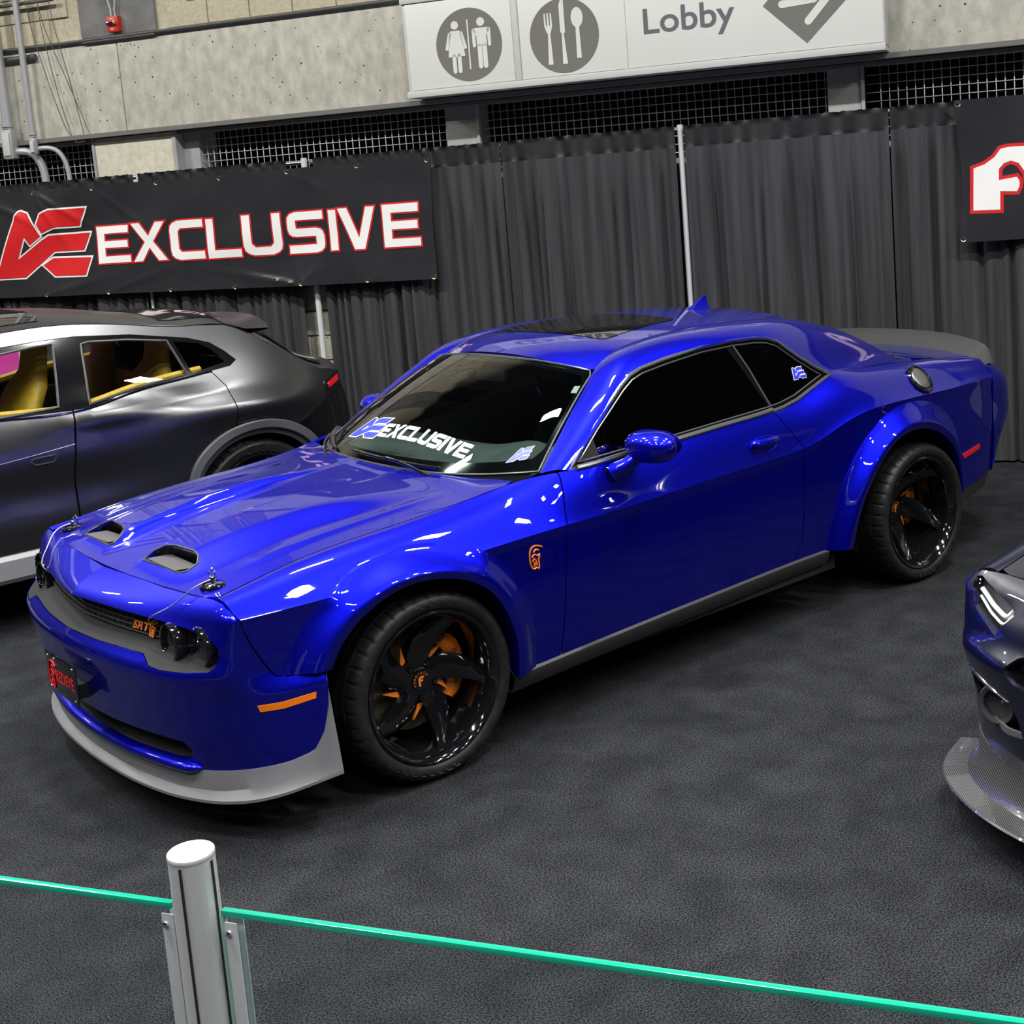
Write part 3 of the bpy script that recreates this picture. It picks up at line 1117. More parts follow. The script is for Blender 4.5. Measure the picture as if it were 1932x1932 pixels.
# ------------------------------------------------------------------ glass barrier
RD = np.array([math.cos(math.radians(119.6)), math.sin(math.radians(119.6)), 0])
RNn = np.array([RD[1], -RD[0], 0])
PO = np.array([-1.6556, -2.708, 0.0])
RB = np.array([RD, RNn, (0, 0, 1)]).T
bp = empty('barrier_post', tuple(PO), math.radians(119.6))
prof = []
r = .0407
body = MB().lathe([(0, 0), (r, 0), (r, 1.0), (r * .96, 1.001), (0, 1.001)], 40, 'z')
body.build('post_tube', 'alu_brushed', bp)
MB().lathe([(r * 1.0, .995), (r * 1.015, .996), (r * 1.015, 1.003), (r * .99, 1.0045), (0, 1.0045)], 40, 'z').build('end_cap', 'alu_brushed', bp)
for a in (8, 90, 188, 270):
    q = math.radians(a + 90)
    m_ = MB()
    c, s_ = math.cos(q), math.sin(q)
    m_.box((-.0028, -.0022, .02), (.0028, .0022, .992), [[c, -s_, 0], [s_, c, 0], [0, 0, 1]], (r * .99 * -s_ * -1 * 0 + r * .985 * c, r * .985 * s_, 0))
    m_.build('slot_seal', 'groove_black', bp)
MB().lathe([(0, 0), (.075, 0), (.075, .008), (.05, .012), (0, .012)], 32, 'z').build('floor_flange', 'alu_brushed', bp)
for sgn in (-1, 1):
    m_ = MB()
    m_.box((sgn * .066 - .020, -.0115, .05), (sgn * .066 + .005, -.0085, .885), None, (0, 0, 0), .001)
    m_.box((sgn * .066 - .020, .0085, .05), (sgn * .066 + .005, .0115, .885), None, (0, 0, 0), .001)
    br = m_.build('clamp_bracket', 'alu_brushed', bp)
    for z in (.865, .5, .12):
        MB().lathe([(.0005, .0175), (.003, .0175), (.0055, .0155), (.006, .0115)], 14, 'y', (sgn * .066 - .003, 0, z)).build('screw', 'chrome', br)
tag(bp, 'brushed aluminium round barrier post with clamp brackets', 'barrier post')
for sgn, L, lab in ((-1, 3.2, 'clear glass barrier panel with green edge running toward the dark sports car'),
                    (1, 2.4, 'clear glass barrier panel with green edge on the grey crossover side of the post')):
    a, b = sorted((sgn * .052, sgn * L))
    g = empty('glass_panel', tuple(PO + RD * sgn * L / 2), math.radians(119.6))
    o = -sgn * L / 2
    MB().box((a + o, -.006, .06), (b + o, .006, .8925), None, (0, 0, 0), 0).build('pane', 'rail_glass', g)
    MB().box((a + o, -.0064, .8927), (b + o, .0064, .903), None, (0, 0, 0), .0012).build('polished_edge', 'glass_edge', g)
    e0 = a if sgn > 0 else b
    MB().box((e0 + o - .004, -.0062, .06), (e0 + o + .004, .0062, .8926), None, (0, 0, 0), .001).build('side_edge', 'glass_side', g)
    MB().box((a + o, -.012, 0), (b + o, .012, .062)).build('base_shoe', 'alu_brushed', g)
    tag(g, lab, 'glass panel', 'glass barrier panels')

# pink printed panel behind the crossover
e = empty('pink_banner_stand', (.05, 4.75, 0))
MB().box((-.42, -.01, .12), (.42, .01, 1.35)).build('printed_panel', 'pink_print', e)
MB().box((.42, -.014, .1), (.45, .014, 1.4)).build('edge_rail', 'pole_white', e)
MB().box((-.45, -.12, 0), (.45, .12, .12)).build('base', 'satin_metal', e)
tag(e, 'pink printed stand seen through the grey crossover window', 'display stand')


# ------------------------------------------------------------------ blue coupe
# car axes = world axes: x runs from the front axle to the tail, near side is -y, z up
CARX = empty('blue_coupe', (0, 0, 0))
tag(CARX, 'bright metallic blue widebody coupe with black wheels, orange brakes and grey lip spoiler', 'car')
BL = 'blue_paint'

# crease and upper edge of the body side: x -> (half width, z)
CR = Spl([-.72, -.4, 0, .27, .64, .96, 1.28, 1.58, 1.85, 2.04, 2.22, 2.40, 2.58, 2.78, 3.26, 3.68, 3.95],
         [(.897, .782), (.932, .784), (.952, .793), (.952, .799), (.944, .803), (.938, .803), (.932, .811), (.926, .818), (.921, .822), (.919, .829), (.921, .853), (.925, .902), (.93, .932), (.93, .938), (.912, .927), (.872, .921), (.80, .915)])
UP = Spl([-.74, -.6, -.45, -.3, 0, .3, .45, .55, .66, .76, 1.03, 1.35, 1.66, 1.95, 2.16, 2.32, 2.45, 2.7, 3.0, 3.3, 3.6, 3.95],
         [(.775, .832), (.768, .855), (.765, .882), (.765, .902), (.77, .925), (.775, .948), (.785, .965), (.803, .980), (.842, .990), (.868, .990), (.870, .996), (.870, 1.004), (.866, 1.014), (.856, 1.022), (.832, 1.046), (.814, 1.088), (.798, 1.118), (.766, 1.108), (.737, 1.085), (.722, 1.062), (.715, 1.032), (.71, .985)])
ZB = Spl([-.7, .45, 1.03, 1.55, 2.21, 3.0, 3.75], [.26, .282, .296, .305, .314, .33, .40])
BUL = Spl([-.74, -.4, 0, .45, .75, 1.35, 1.95, 2.3, 2.7, 3.3, 3.95], [.026, .028, .028, .020, .010, .005, .009, .022, .032, .032, .022])


def bshape(v):
    v = np.clip(np.asarray(v, float), 0, 1.1)
    return 5.2 * v ** 1.7 * (1 - v)


def shoulder(x, v):
    x = np.asarray(x, float)
    c, u = CR(x), UP(x)
    d = u - c
    L = np.linalg.norm(d, axis=1)[:, None] + 1e-9
    p = np.stack([d[:, 1], -d[:, 0]], 1) / L
    b = (BUL(x) * bshape(v))[:, None]
    q = c + d * np.asarray(v)[:, None] + p * b
    return np.stack([x, -q[:, 0], q[:, 1]], 1)


def lower(x, t):
    x = np.asarray(x, float)
    c = CR(x)
    zb = ZB(x)
    w = c[:, 0] - .010 * (1 - np.exp(-np.clip(t, 0, None) * 9)) - .016 * t + .010 * np.sin(PI * np.clip(t, 0, 1))
    return np.stack([x, -w, c[:, 1] + (zb - c[:, 1]) * t], 1)


def side_w(x, z):
    """half width of the body side at height z"""
    x = np.atleast_1d(np.asarray(x, float))
    z = np.atleast_1d(np.asarray(z, float))
    c = CR(x)
    vv = np.linspace(0, 1, 41)
    S = shoulder(np.repeat(x, 41), np.tile(vv, len(x))).reshape(len(x), 41, 3)
    hi = np.array([np.interp(zz, S[i, :, 2], -S[i, :, 1]) for i, zz in enumerate(z)])
    lo = -lower(x, (c[:, 1] - z) / (c[:, 1] - ZB(x)))[:, 1]
    return np.where(z > c[:, 1], hi, lo)


def out_side(P):
    return np.stack([0 * P[:, 0], P[:, 1], 0 * P[:, 2] + .02], 1)


def out_up(P):
    return np.tile((0, 0, 1.), (len(P), 1))


SV = (1, .28)    # shoulder domain scale
ST = (1, .52)    # lower domain scale


def tz(x, z):
    c = CR(x)[0, 1]
    return (c - z) / (c - ZB(x)[0])


def low_poly(pts):
    return [(x, tz(x, z)) for x, z in pts]


def both(name, p, material=BL):
    a = pobj(name, p, material, CARX)
    b = pobj(name, mir(p), material, CARX)
    return a, b


g = .0028
# front wing
LIPF = np.array([(-.42, .55), (-.385, .61), (-.33, .67), (-.247, .722), (-.164, .752), (-.073, .764), (.043, .752), (.13, .726), (.215, .679), (.285, .605), (.34, .49), (.362, .39), (.362, .282)])
OUTF = np.array([(-.575, .558), (-.535, .63), (-.468, .717), (-.395, .775), (-.26, .845), (-.115, .872), (.02, .869), (.165, .838), (.254, .80), (.357, .71), (.415, .63), (.46, .50), (.475, .38), (.47, .282)])
cut = smooth_curve([(x + .012 * (1 if x > 0 else -1), z + .012) for x, z in LIPF], 30)
cut = [p for p in cut]
front = [(-.691, .778), (-.682, .74), (-.658, .68), (-.617, .60), (-.592, .566), (-.575, .561)]
fl = low_poly([(-.692, CR(-.692)[0, 1])] + front[1:] + [tuple(p) for p in cut] + [(.60, .285), (.625, .45), (.652, .70)]) + [(.657, 0.0)]
p1 = surf(lower, fl, res=.03, sc=ST, out=out_side)
xs = [(-.692, 0), (-.704, .25), (-.711, .6), (-.717, 1)] + [(x, 1) for x in (-.6, -.45, -.3, -.1, .1, .3, .42, .5, .55, .6, .64, .68, .70)] + [(.705, .95), (.695, .7), (.68, .4), (.662, 0)]
p2 = surf(shoulder, xs, res=.03, sc=SV, out=out_side)
both('front_wing', join([p1, p2]))
# door
dl = [(.657 + 2 * g, 0.0)] + low_poly([(.658, .70), (.631, .45), (.606, .285), (2.02, .312), (2.075, .40), (2.095, .6)]) + [(2.103, 0)]
p1 = surf(lower, dl, res=.035, sc=ST, out=out_side)
du = [(.662 + 2 * g, 0), (.686, .4), (.701, .7), (.711, .95), (.71, 1), (.76, 1), (1.0, 1), (1.3, 1), (1.6, 1), (1.9, 1), (1.963, 1), (1.99, .85), (2.02, .6), (2.06, .32), (2.103, 0)]
p2 = surf(shoulder, du, res=.03, sc=SV, out=out_side)
door_n, door_f = both('door', join([p1, p2]))
# rear quarter
LIPR = np.array([(2.38, .30), (2.445, .50), (2.55, .655), (2.675, .757), (2.835, .795), (2.985, .773), (3.12, .71), (3.22, .622), (3.28, .50), (3.31, .38)])
OUTR = np.array([(2.24, .312), (2.295, .452), (2.40, .65), (2.51, .768), (2.62, .843), (2.755, .902), (2.88, .917), (3.005, .907), (3.12, .87), (3.26, .77), (3.335, .622), (3.35, .48), (3.345, .37)])
cut = smooth_curve([(x + .012 * (1 if x > 2.85 else -1), z + .012) for x, z in LIPR], 30)
ql = [(2.103 + 2 * g, 0.0)] + low_poly([(2.101, .6), (2.081, .40), (2.026, .312)] + [tuple(p) for p in cut] + [(3.40, .372), (3.55, .385), (3.70, .41)]) + [(3.72, 0)]
p1 = surf(lower, ql, res=.03, sc=ST, out=out_side)
qu = [(2.103 + 2 * g, 0), (2.066, .32), (2.026, .6), (1.996, .85), (1.969, 1)] + [(x, 1) for x in (2.1, 2.2, 2.32, 2.4, 2.46, 2.6, 2.8, 3.0, 3.2, 3.4, 3.6, 3.76)] + [(3.74, .5), (3.72, 0)]
p2 = surf(shoulder, qu, res=.03, sc=SV, out=out_side)
both('rear_quarter', join([p1, p2]))


# wide arch flares
def flare(O, L, yl, n=64):
    o = smooth_curve(O, n)
    l = smooth_curve(L, n)
    ylip = np.interp(np.linspace(0, 1, n), np.linspace(0, 1, len(yl)), yl)
    yo = side_w(o[:, 0], o[:, 1]) + .004
    rows = []
    prof = [(-.012, -.8, 0), (0, 0, 0), (.12, .10, 0), (.25, .26, 0), (.40, .50, 0), (.55, .76, 0), (.66, .93, 0), (.72, .985, 0), (.765, 1.0, 0), (.80, .995, 0), (.90, .96, 0), (.985, .93, 0), (1.0, .915, 0), (1.0, .90, .012), (1.0, .90, .07)]
    for q, h, inn in prof:
        p = o + (l - o) * max(q, 0)
        y = yo + (ylip - yo) * h if h >= 0 else yo - .014
        if h >= 0 and inn == 0:
            y = np.maximum(y, side_w(p[:, 0], p[:, 1]) + .004)
        rows.append(np.stack([p[:, 0], -(y - inn), p[:, 1]], 1))
    v, f = grid(rows)
    return np.array(v), f


for nm, O, L, yl in (('front_flare', OUTF, LIPF, (.975, .985, .995, 1.0, 1.0, .995, .99, .98, .965)),
                     ('rear_flare', OUTR, LIPR, (.955, .97, .985, .995, 1.0, .995, .985, .97, .95, .935))):
    v, f = flare(O, L, yl)
    for s in (1, -1):
        vv = v * (1, s, 1)
        mb = MB()
        mb.add(vv, f)
        o = mb.build(nm, BL, CARX, 50)
# wheel housings
for x0 in (0, 2.90):
    for s in (-1, 1):
        mb = MB()
        pr = [(.44, .905), (.44, .55), (.2, .55), (0.001, .55)]
        mb.lathe([(r, s * h) for r, h in pr], 36, 'y', (x0, 0, .36), math.radians(-14), math.radians(194))
        mb.build('wheel_housing', 'black_matte', CARX)
mb = MB()
mb.box((-.55, -.62, .16), (3.55, .62, .27))
mb.box((.50, -.86, .20), (2.35, .86, .27))
mb.build('underbody', 'black_matte', CARX)
for s in (-1, 1):
    mb = MB()
    rows = []
    for x in np.linspace(.36, 2.26, 30):
        w = side_w(x, ZB(x)[0] + .01)[0]
        zb = ZB(x)[0]
        rows.append([(x, s * (w - .02), zb + .02), (x, s * (w - .001), zb + .004), (x, s * (w + .010), zb - .004), (x, s * (w + .010), zb - .012), (x, s * (w - .006), zb - .055), (x, s * (w - .02), zb - .075), (x, s * (w - .12), zb - .08)])
    v, f = grid(rows)
    mb.add(v, f)
    mb.build('side_skirt', 'dark_plastic', CARX, 30)

def sst(a, b, x):
    t = np.clip((x - a) / (b - a), 0, 1)
    return t * t * (3 - 2 * t)


# ---- front fascia: plan curves by height, a = run from the centre line round to the wheel
FA = [0, .25, .50, .705, .82, .93, 1.06, 1.19, 1.29]
FZ = [.845, .80, .76, .70, .645, .605, .575, .5, .4, .3, .2, .15]
FT = [
    [(-.765, 0), (-.757, .25), (-.742, .46), (-.722, .66), (-.708, .775), (-.690, .86), (-.61, .895), (-.5, .915), (-.4, .93)],
    [(-.87, 0), (-.843, .25), (-.81, .465), (-.775, .66), (-.752, .78), (-.708, .885), (-.612, .908), (-.5, .932), (-.4, .94)],
    [(-.92, 0), (-.887, .25), (-.846, .47), (-.80, .66), (-.769, .783), (-.716, .888), (-.615, .915), (-.5, .940), (-.4, .952)],
    [(-.937, 0), (-.912, .25), (-.875, .48), (-.83, .675), (-.789, .790), (-.725, .888), (-.618, .920), (-.5, .945), (-.4, .96)],
    [(-.950, 0), (-.933, .25), (-.898, .485), (-.850, .688), (-.803, .795), (-.733, .886), (-.62, .924), (-.5, .949), (-.4, .965)],
    [(-.973, 0), (-.960, .25), (-.926, .50), (-.873, .703), (-.820, .806), (-.742, .886), (-.622, .927), (-.5, .952), (-.4, .968)],
    [(-.975, 0), (-.962, .25), (-.928, .50), (-.873, .703), (-.819, .804), (-.740, .883), (-.622, .926), (-.5, .952), (-.4, .969)],
    [(-.957, 0), (-.945, .25), (-.911, .50), (-.858, .695), (-.803, .795), (-.729, .874), (-.619, .924), (-.5, .952), (-.4, .972)],
    [(-.940, 0), (-.928, .25), (-.894, .49), (-.842, .685), (-.787, .787), (-.716, .867), (-.612, .923), (-.498, .954), (-.4, .977)],
    [(-.915, 0), (-.904, .25), (-.87, .485), (-.82, .675), (-.765, .78), (-.70, .862), (-.602, .924), (-.49, .957), (-.4, .982)],
    [(-.885, 0), (-.874, .25), (-.842, .48), (-.792, .668), (-.74, .772), (-.68, .855), (-.592, .922), (-.482, .958), (-.4, .985)],
    [(-.87, 0), (-.86, .25), (-.83, .48), (-.78, .665), (-.73, .77), (-.67, .852), (-.587, .921), (-.478, .958), (-.4, .985)],
]
_rows = [Spl(FA, r) for r in FT]
_zz = np.array(FZ)[::-1]


def fascia(a, z):
    a = np.asarray(a, float)
    z = np.asarray(z, float)
    aa = np.abs(a)
    T = np.stack([r(aa) for r in _rows[::-1]], 0)          # (nz, n, 2)
    out = np.empty((len(a), 3))
    for i in range(len(_zz) - 1):
        pass
    # natural spline across heights, all columns at once
    S = Spl(_zz, T.reshape(len(_zz), -1))
    m = S.m.reshape(len(_zz), len(a), 2)
    P = T
    k = np.clip(np.searchsorted(_zz, z) - 1, 0, len(_zz) - 2)
    ar = np.arange(len(a))
    h = S.h[k][:, None]
    A = (_zz[k + 1] - z)[:, None] / h
    B = (z - _zz[k])[:, None] / h
    r = A * P[k, ar] + B * P[k + 1, ar] + ((A ** 3 - A) * m[k, ar] + (B ** 3 - B) * m[k + 1, ar]) * h * h / 6
    # the corner runs flush into the wing
    wb = sst(.80, 1.0, aa) * sst(.50, .60, z)
    if (wb > 0).any():
        r[:, 1] = r[:, 1] * (1 - wb) + side_w(np.maximum(r[:, 0], -.74), z) * wb
    out[:, 0] = r[:, 0]
    out[:, 1] = -np.sign(a + 1e-12) * r[:, 1]               # a>0 is the near side
    out[:, 2] = z
    return out


def out_front(P):
    return P - np.array([-.2, 0, .55])


def symm(poly):
    """half outline from a=0 .. a=0 -> closed symmetric outline"""
    return list(poly) + [(-a, z) for a, z in reversed(poly) if a > 1e-6]


# outline of the painted nose (half, from hood seam centre round to chin centre)
top = [(0, .833), (.2, .834), (.46, .834), (.68, .833), (.75, .834), (.815, .834), (.87, .830), (.925, .806), (.955, .780), (.975, .74), (1.01, .68), (1.06, .60), (1.085, .566)]
arch = [(1.13, .554), (1.25, .552)]
endl = [(1.255, .50), (1.245, .42), (1.215, .335), (1.17, .285), (1.08, .268), (.95, .258), (.8, .243), (.6, .228), (.35, .222), (0, .22)]
half = top + arch + endl
OPEN_UP = [(0, .757), (.25, .757), (.47, .754), (.62, .750), (.75, .743), (.815, .732), (.855, .715)]
OPEN_SIDE = [(.873, .695), (.878, .665), (.870, .637), (.848, .620)]
OPEN_LOW = [(.78, .614), (.65, .612), (.595, .617), (.572, .632), (.55, .644), (.45, .645), (.25, .641), (0, .640)]
opening = symm(OPEN_UP + OPEN_SIDE + OPEN_LOW)
intake = symm([(0, .345), (.30, .347), (.58, .352), (.69, .348), (.715, .318), (.705, .288), (.66, .270), (.35, .260), (0, .258)])
nose = surf(fascia, symm(half), [opening, intake], res=.028, flange=.016, out=out_front)
pobj('front_bumper', nose, BL, CARX)


def ring_strip(poly, f, inset, dx, dz, nm, m, close=True, y_in=1.0):
    """walls running from an opening back into the nose"""
    P = resample(poly, .03)
    a = f(P[:, 0], P[:, 1])
    c = P.mean(0)
    q = c + (P - c) * np.array(inset)
    b = f(q[:, 0], q[:, 1]) + np.array([dx, 0, dz])
    rows = [list(a) + [a[0]], list((a * .5 + b * .5)) + [(a[0] + b[0]) / 2], list(b) + [b[0]]]
    v, ff = grid(rows)
    mb = MB()
    mb.add(v, ff)
    return mb.build(nm, m, CARX, 40), b


tray, inner = ring_strip(opening, lambda a, z: fascia(a, z) + np.array([.004, 0, 0]), (.985, .66), .078, .012, 'grille_surround', 'tray_grey')
_, inner2 = ring_strip(intake, lambda a, z: fascia(a, z) + np.array([.004, 0, 0]), (.98, .75), .10, .01, 'intake_surround', 'dark_plastic')


def backing(poly, inset, dx, dz, nm, m):
    P = np.array(poly)
    c = P.mean(0)
    q = c + (P - c) * np.array(inset)
    v, n, f = surf(lambda a, z: fascia(a, z) + np.array([dx, 0, dz]), q, res=.05, flange=0, out=out_front)
    return obj(nm, mesh(nm, v, f, m, normals=n), CARX)


backing(opening, (.99, .70), .080, .012, 'grille_backing', 'void_black')
backing(intake, (.99, .8), .102, .01, 'intake_backing', 'void_black')
# grille bars: honeycomb-like black grid in the upper opening, slats below
mb = MB()
for z in (.668, .685, .702, .719, .736):
    aa = np.linspace(-.56, .56, 41)
    mb.tube(fascia(aa, z + 0 * aa) + np.array([.064, 0, .008]), .0035, 5)
for k in range(-22, 23):
    a = k * .025
    zz = np.linspace(.665, .737, 5)
    p = fascia(a + 0 * zz + (.006 if k % 2 else 0), zz) + np.array([.066, 0, .008])
    mb.tube(p, .0026, 4)
mb.build('grille_mesh', 'dark_plastic', CARX)
mb = MB()
for z in (.272, .285, .298, .311, .324, .337):
    aa = np.linspace(-.69, .69, 35)
    mb.tube(fascia(aa, z + 0 * aa) + np.array([.075, 0, .005]), .0042, 5)
mb.build('intake_grille', 'dark_plastic', CARX)
# headlamps
for s in (-1, 1):
    for a, r in ((.645, .060), (.785, .066)):
        p = fascia(np.array([a]), np.array([.682]))[0]
        cx, cy, cz = p[0] + .055, s * abs(p[1]), .680
        lamp = MB().lathe([(r + .004, .035), (r + .012, -.012), (r + .008, -.034), (r - .001, -.036), (r - .006, -.01)], 36, 'x', (cx, cy, cz)).build('headlamp', 'black_gloss', CARX)
        MB().lathe([(r - .004, -.008), (r * .8, .022), (r * .45, .042), (.001, .05)], 36, 'x', (cx, cy, cz)).build('reflector', 'chrome', lamp)
        MB().lathe([(r * .62, .02), (r * .62, -.008), (r * .50, -.012), (r * .5, .02)], 30, 'x', (cx, cy, cz)).build('bezel_ring', 'dark_plastic', lamp)
        MB().lathe([(r * .5, -.004), (r * .36, -.016), (.001, -.022)], 24, 'x', (cx, cy, cz)).build('projector_lens', 'lamp_glass', lamp)
        MB().lathe([(r - .002, -.012), (r * .7, -.022), (r * .35, -.028), (.001, -.030)], 30, 'x', (cx, cy, cz)).build('lens_cover', 'lamp_glass', lamp)

# painted chin lip under the intake with small upturned ends
aa = np.linspace(0, .735, 34)
k_ = np.clip((.735 - aa) / .05, 0, 1) ** .5
zc_ = .243 + .004 * (aa / .7) ** 2
rows = []
for dz, do in ((.020, -.004), (.017, .012), (.008, .026), (-.004, .030), (-.014, .024), (-.022, .006), (-.026, -.006)):
    p = fascia(aa, zc_ + dz * k_)
    nn_ = np.stack([np.gradient(p[:, 1]), -np.gradient(p[:, 0])], 1)
    nn_ /= np.linalg.norm(nn_, axis=1)[:, None]
    if nn_[0][0] > 0:
        nn_ = -nn_
    r_ = p + np.stack([nn_[:, 0], nn_[:, 1], 0 * aa], 1) * (do * (k_ if do > 0 else np.ones_like(k_)))[:, None]
    r_[0, 1] = 0
    rows.append(np.vstack([r_[1:][::-1] * (1, -1, 1), r_]))
v, f = grid(rows)
mb = MB()
mb.add(v, f)
mb.build('chin_lip', BL, CARX, 60)
# grey chin splitter with upswept ends
aa = np.concatenate([np.linspace(0, .9, 24), np.linspace(.93, 1.262, 16)])
zt = np.interp(aa, [0, .35, .6, .8, .95, 1.08, 1.17, 1.215, 1.245, 1.256, 1.262], [.222, .224, .230, .245, .260, .270, .287, .337, .422, .50, .548])
zr = np.interp(aa, [0, .35, .6, .8, .95, 1.1, 1.262], [.165, .167, .170, .178, .20, .225, .24])
zb = np.interp(aa, [0, .35, .6, .8, .95, 1.1, 1.262], [.138, .139, .141, .146, .158, .176, .188])
pt = fascia(aa, zt)
pr_ = fascia(aa, zr)
pb = fascia(aa, np.maximum(zb, .15))
outn = np.stack([np.gradient(pb[:, 1]), -np.gradient(pb[:, 0])], 1)
outn /= np.linalg.norm(outn, axis=1)[:, None]
if (outn[0] @ np.array([-1, 0])) < 0:
    outn = -outn
ext = np.interp(aa, [0, .6, .9, 1.1, 1.262], [.060, .062, .062, .035, .016])


def push(p, d, z):
    return np.stack([p[:, 0] + outn[:, 0] * d, p[:, 1] + outn[:, 1] * d, z], 1)


rw = [push(pt, -.014, zt + .002), push(pt, .003, zt), push(pt, .006, zt * .8 + zr * .2), push(pr_, ext * .45, zr), push(pb, ext * .88, zb + .016), push(pb, ext, zb + .010), push(pb, ext, zb), push(pb, ext - .03, zb - .002), push(pb, -.12 + 0 * ext, zb + .01)]
for r_ in rw:
    r_[0, 1] = 0
rows = []
for r_ in rw:
    far = r_[1:][::-1] * (1, -1, 1)
    rows.append(np.vstack([far, r_]))
v, f = grid(rows)
mb = MB()
mb.add(v, f)
mb.build('front_splitter', 'satin_grey', CARX, 28)
# strakes closing the splitter ends beside the tyre
for s in (-1, 1):
    e0 = np.array([r_[-1] for r_ in rw]) * (1, s * -1 * -1, 1)
# number plate
pl = MB()
pl.box((-.998, -.152, .385), (-.992, .152, .537), None, (0, 0, 0), .0025)
plate = pl.build('licence_plate', 'black_gloss', CARX)
MB().box((-.993, -.10, .395), (-.93, .10, .45)).build('plate_bracket', 'black_matte', plate)
for y in (-.125, .06, .125):
    for z in (.52, .40):
        if y == .06 and z == .40:
            continue
        MB().lathe([(.001, -.004), (.005, -.003), (.006, 0)], 12, 'x', (-.998, y, z)).build('bolt', 'chrome', plate)


def car_text(name, s, F, size, m, parent, bold=0.0, width=None, shear=0.0):
    tv, tf = text_poly(s, 1.0, bold)
    x0 = tv[:, 0].min()
    w = tv[:, 0].max() - x0
    k = width / w if width else size
    mb = MB()
    mb.add([F((a - x0) * k + b * size * shear, b * size) for a, b in tv], tf)
    return mb.build(name, m, parent, None)


car_text('lettering', 'REDEYE', lambda a, b: (-.9995, .055 - a, .440 + b), .062, 'red_ink', plate, .02, .185)
# stylised cat-head outline badge drawn with strokes (shared by plate, grille and wing)
HEAD = [[(.0, .75), (.08, .9), (.25, 1.0), (.55, 1.02), (.75, .98), (1.0, .9)], [(.0, .75), (-.02, .5), (.02, .25), (.12, .08)], [(.12, .08), (.3, .02), (.45, .06), (.62, -.02)],
        [(.62, -.02), (.68, .2), (.66, .4), (.78, .55)], [(.15, .55), (.35, .66), (.55, .58), (.78, .62)], [(.2, .35), (.32, .48), (.46, .34), (.5, .15)], [(.3, .75), (.45, .85), (.7, .8)], [(.3, .12), (.34, .28), (.42, .2)]]


def strokes(name, F, r, m, parent):
    mb = MB()
    for s in HEAD:
        mb.tube([F(*p) for p in smooth_curve(s, 9)], r, 5)
    return mb.build(name, m, parent)


strokes('cat_badge', lambda a, b: (-1.0, .125 - a * .075, .405 + b * .10), .0022, 'red_ink', plate)
# grille badge
car_text('grille_lettering', 'SRT', lambda a, b: (fascia(np.array([.372 + a]), np.array([.690 + b]))[0] + np.array([.050, 0, .0])), .036, 'orange_badge', CARX, .025, .105, .3)
strokes('grille_badge', lambda a, b: fascia(np.array([.488 + a * .04]), np.array([.676 + b * .050]))[0] + np.array([.050, 0, 0]), .0025, 'orange_badge', CARX)
# amber side markers
for s in (-1, 1):
    pts = [(.998, .484), (1.09, .480), (1.21, .487), (1.207, .466), (1.09, .457), (1.004, .461)]
    v, n, f = surf(lambda a, z: fascia(a, z) + np.array([0, -.003, 0]), pts, res=.02, flange=.006, out=out_front)
    if s > 0:
        v, n, f = mir((v, n, f))
    pobj('side_marker', (v, n, f), 'amber_lens', CARX)

# ---- bonnet
HC = Spl([-.80, -.65, -.5, -.3, -.1, .1, .3, .42], [.833, .868, .900, .932, .952, .966, .976, .982])


def hood_base(x, y):
    x = np.asarray(x, float)
    ya = np.abs(y)
    u = UP(x)
    q = np.clip(ya / u[:, 0], 0, 1.2)
    z = u[:, 1] + (HC(x) - u[:, 1]) * (1 - q ** 2.2)
    return z


def hood(x, y):
    x = np.asarray(x, float)
    y = np.asarray(y, float)
    ya = np.abs(y)
    z = hood_base(x, y)
    # twin snorkel bulges that run back and merge at the cowl
    yi = np.interp(x, [-.8, -.6, -.2, .35], [.145, .16, .18, .20])
    yo = np.interp(x, [-.8, -.6, -.2, .35], [.52, .50, .52, .60])
    b = sst(yi - .022, yi + .016, ya) * (1 - sst(yo - .14, yo + .05, ya))
    A = .036 * sst(-.76, -.60, x) * (1 - .92 * sst(-.15, .36, x))
    z = z + A * b
    z = z + .010 * np.exp(-((x - .42) / .06) ** 2) * (1 - (ya / .85) ** 2)
    # outer feature line
    z = z + .006 * np.exp(-((ya - .63) / .03) ** 2) * sst(-.6, -.3, x) * (1 - sst(.1, .4, x))
    return np.stack([x, y, z], 1)


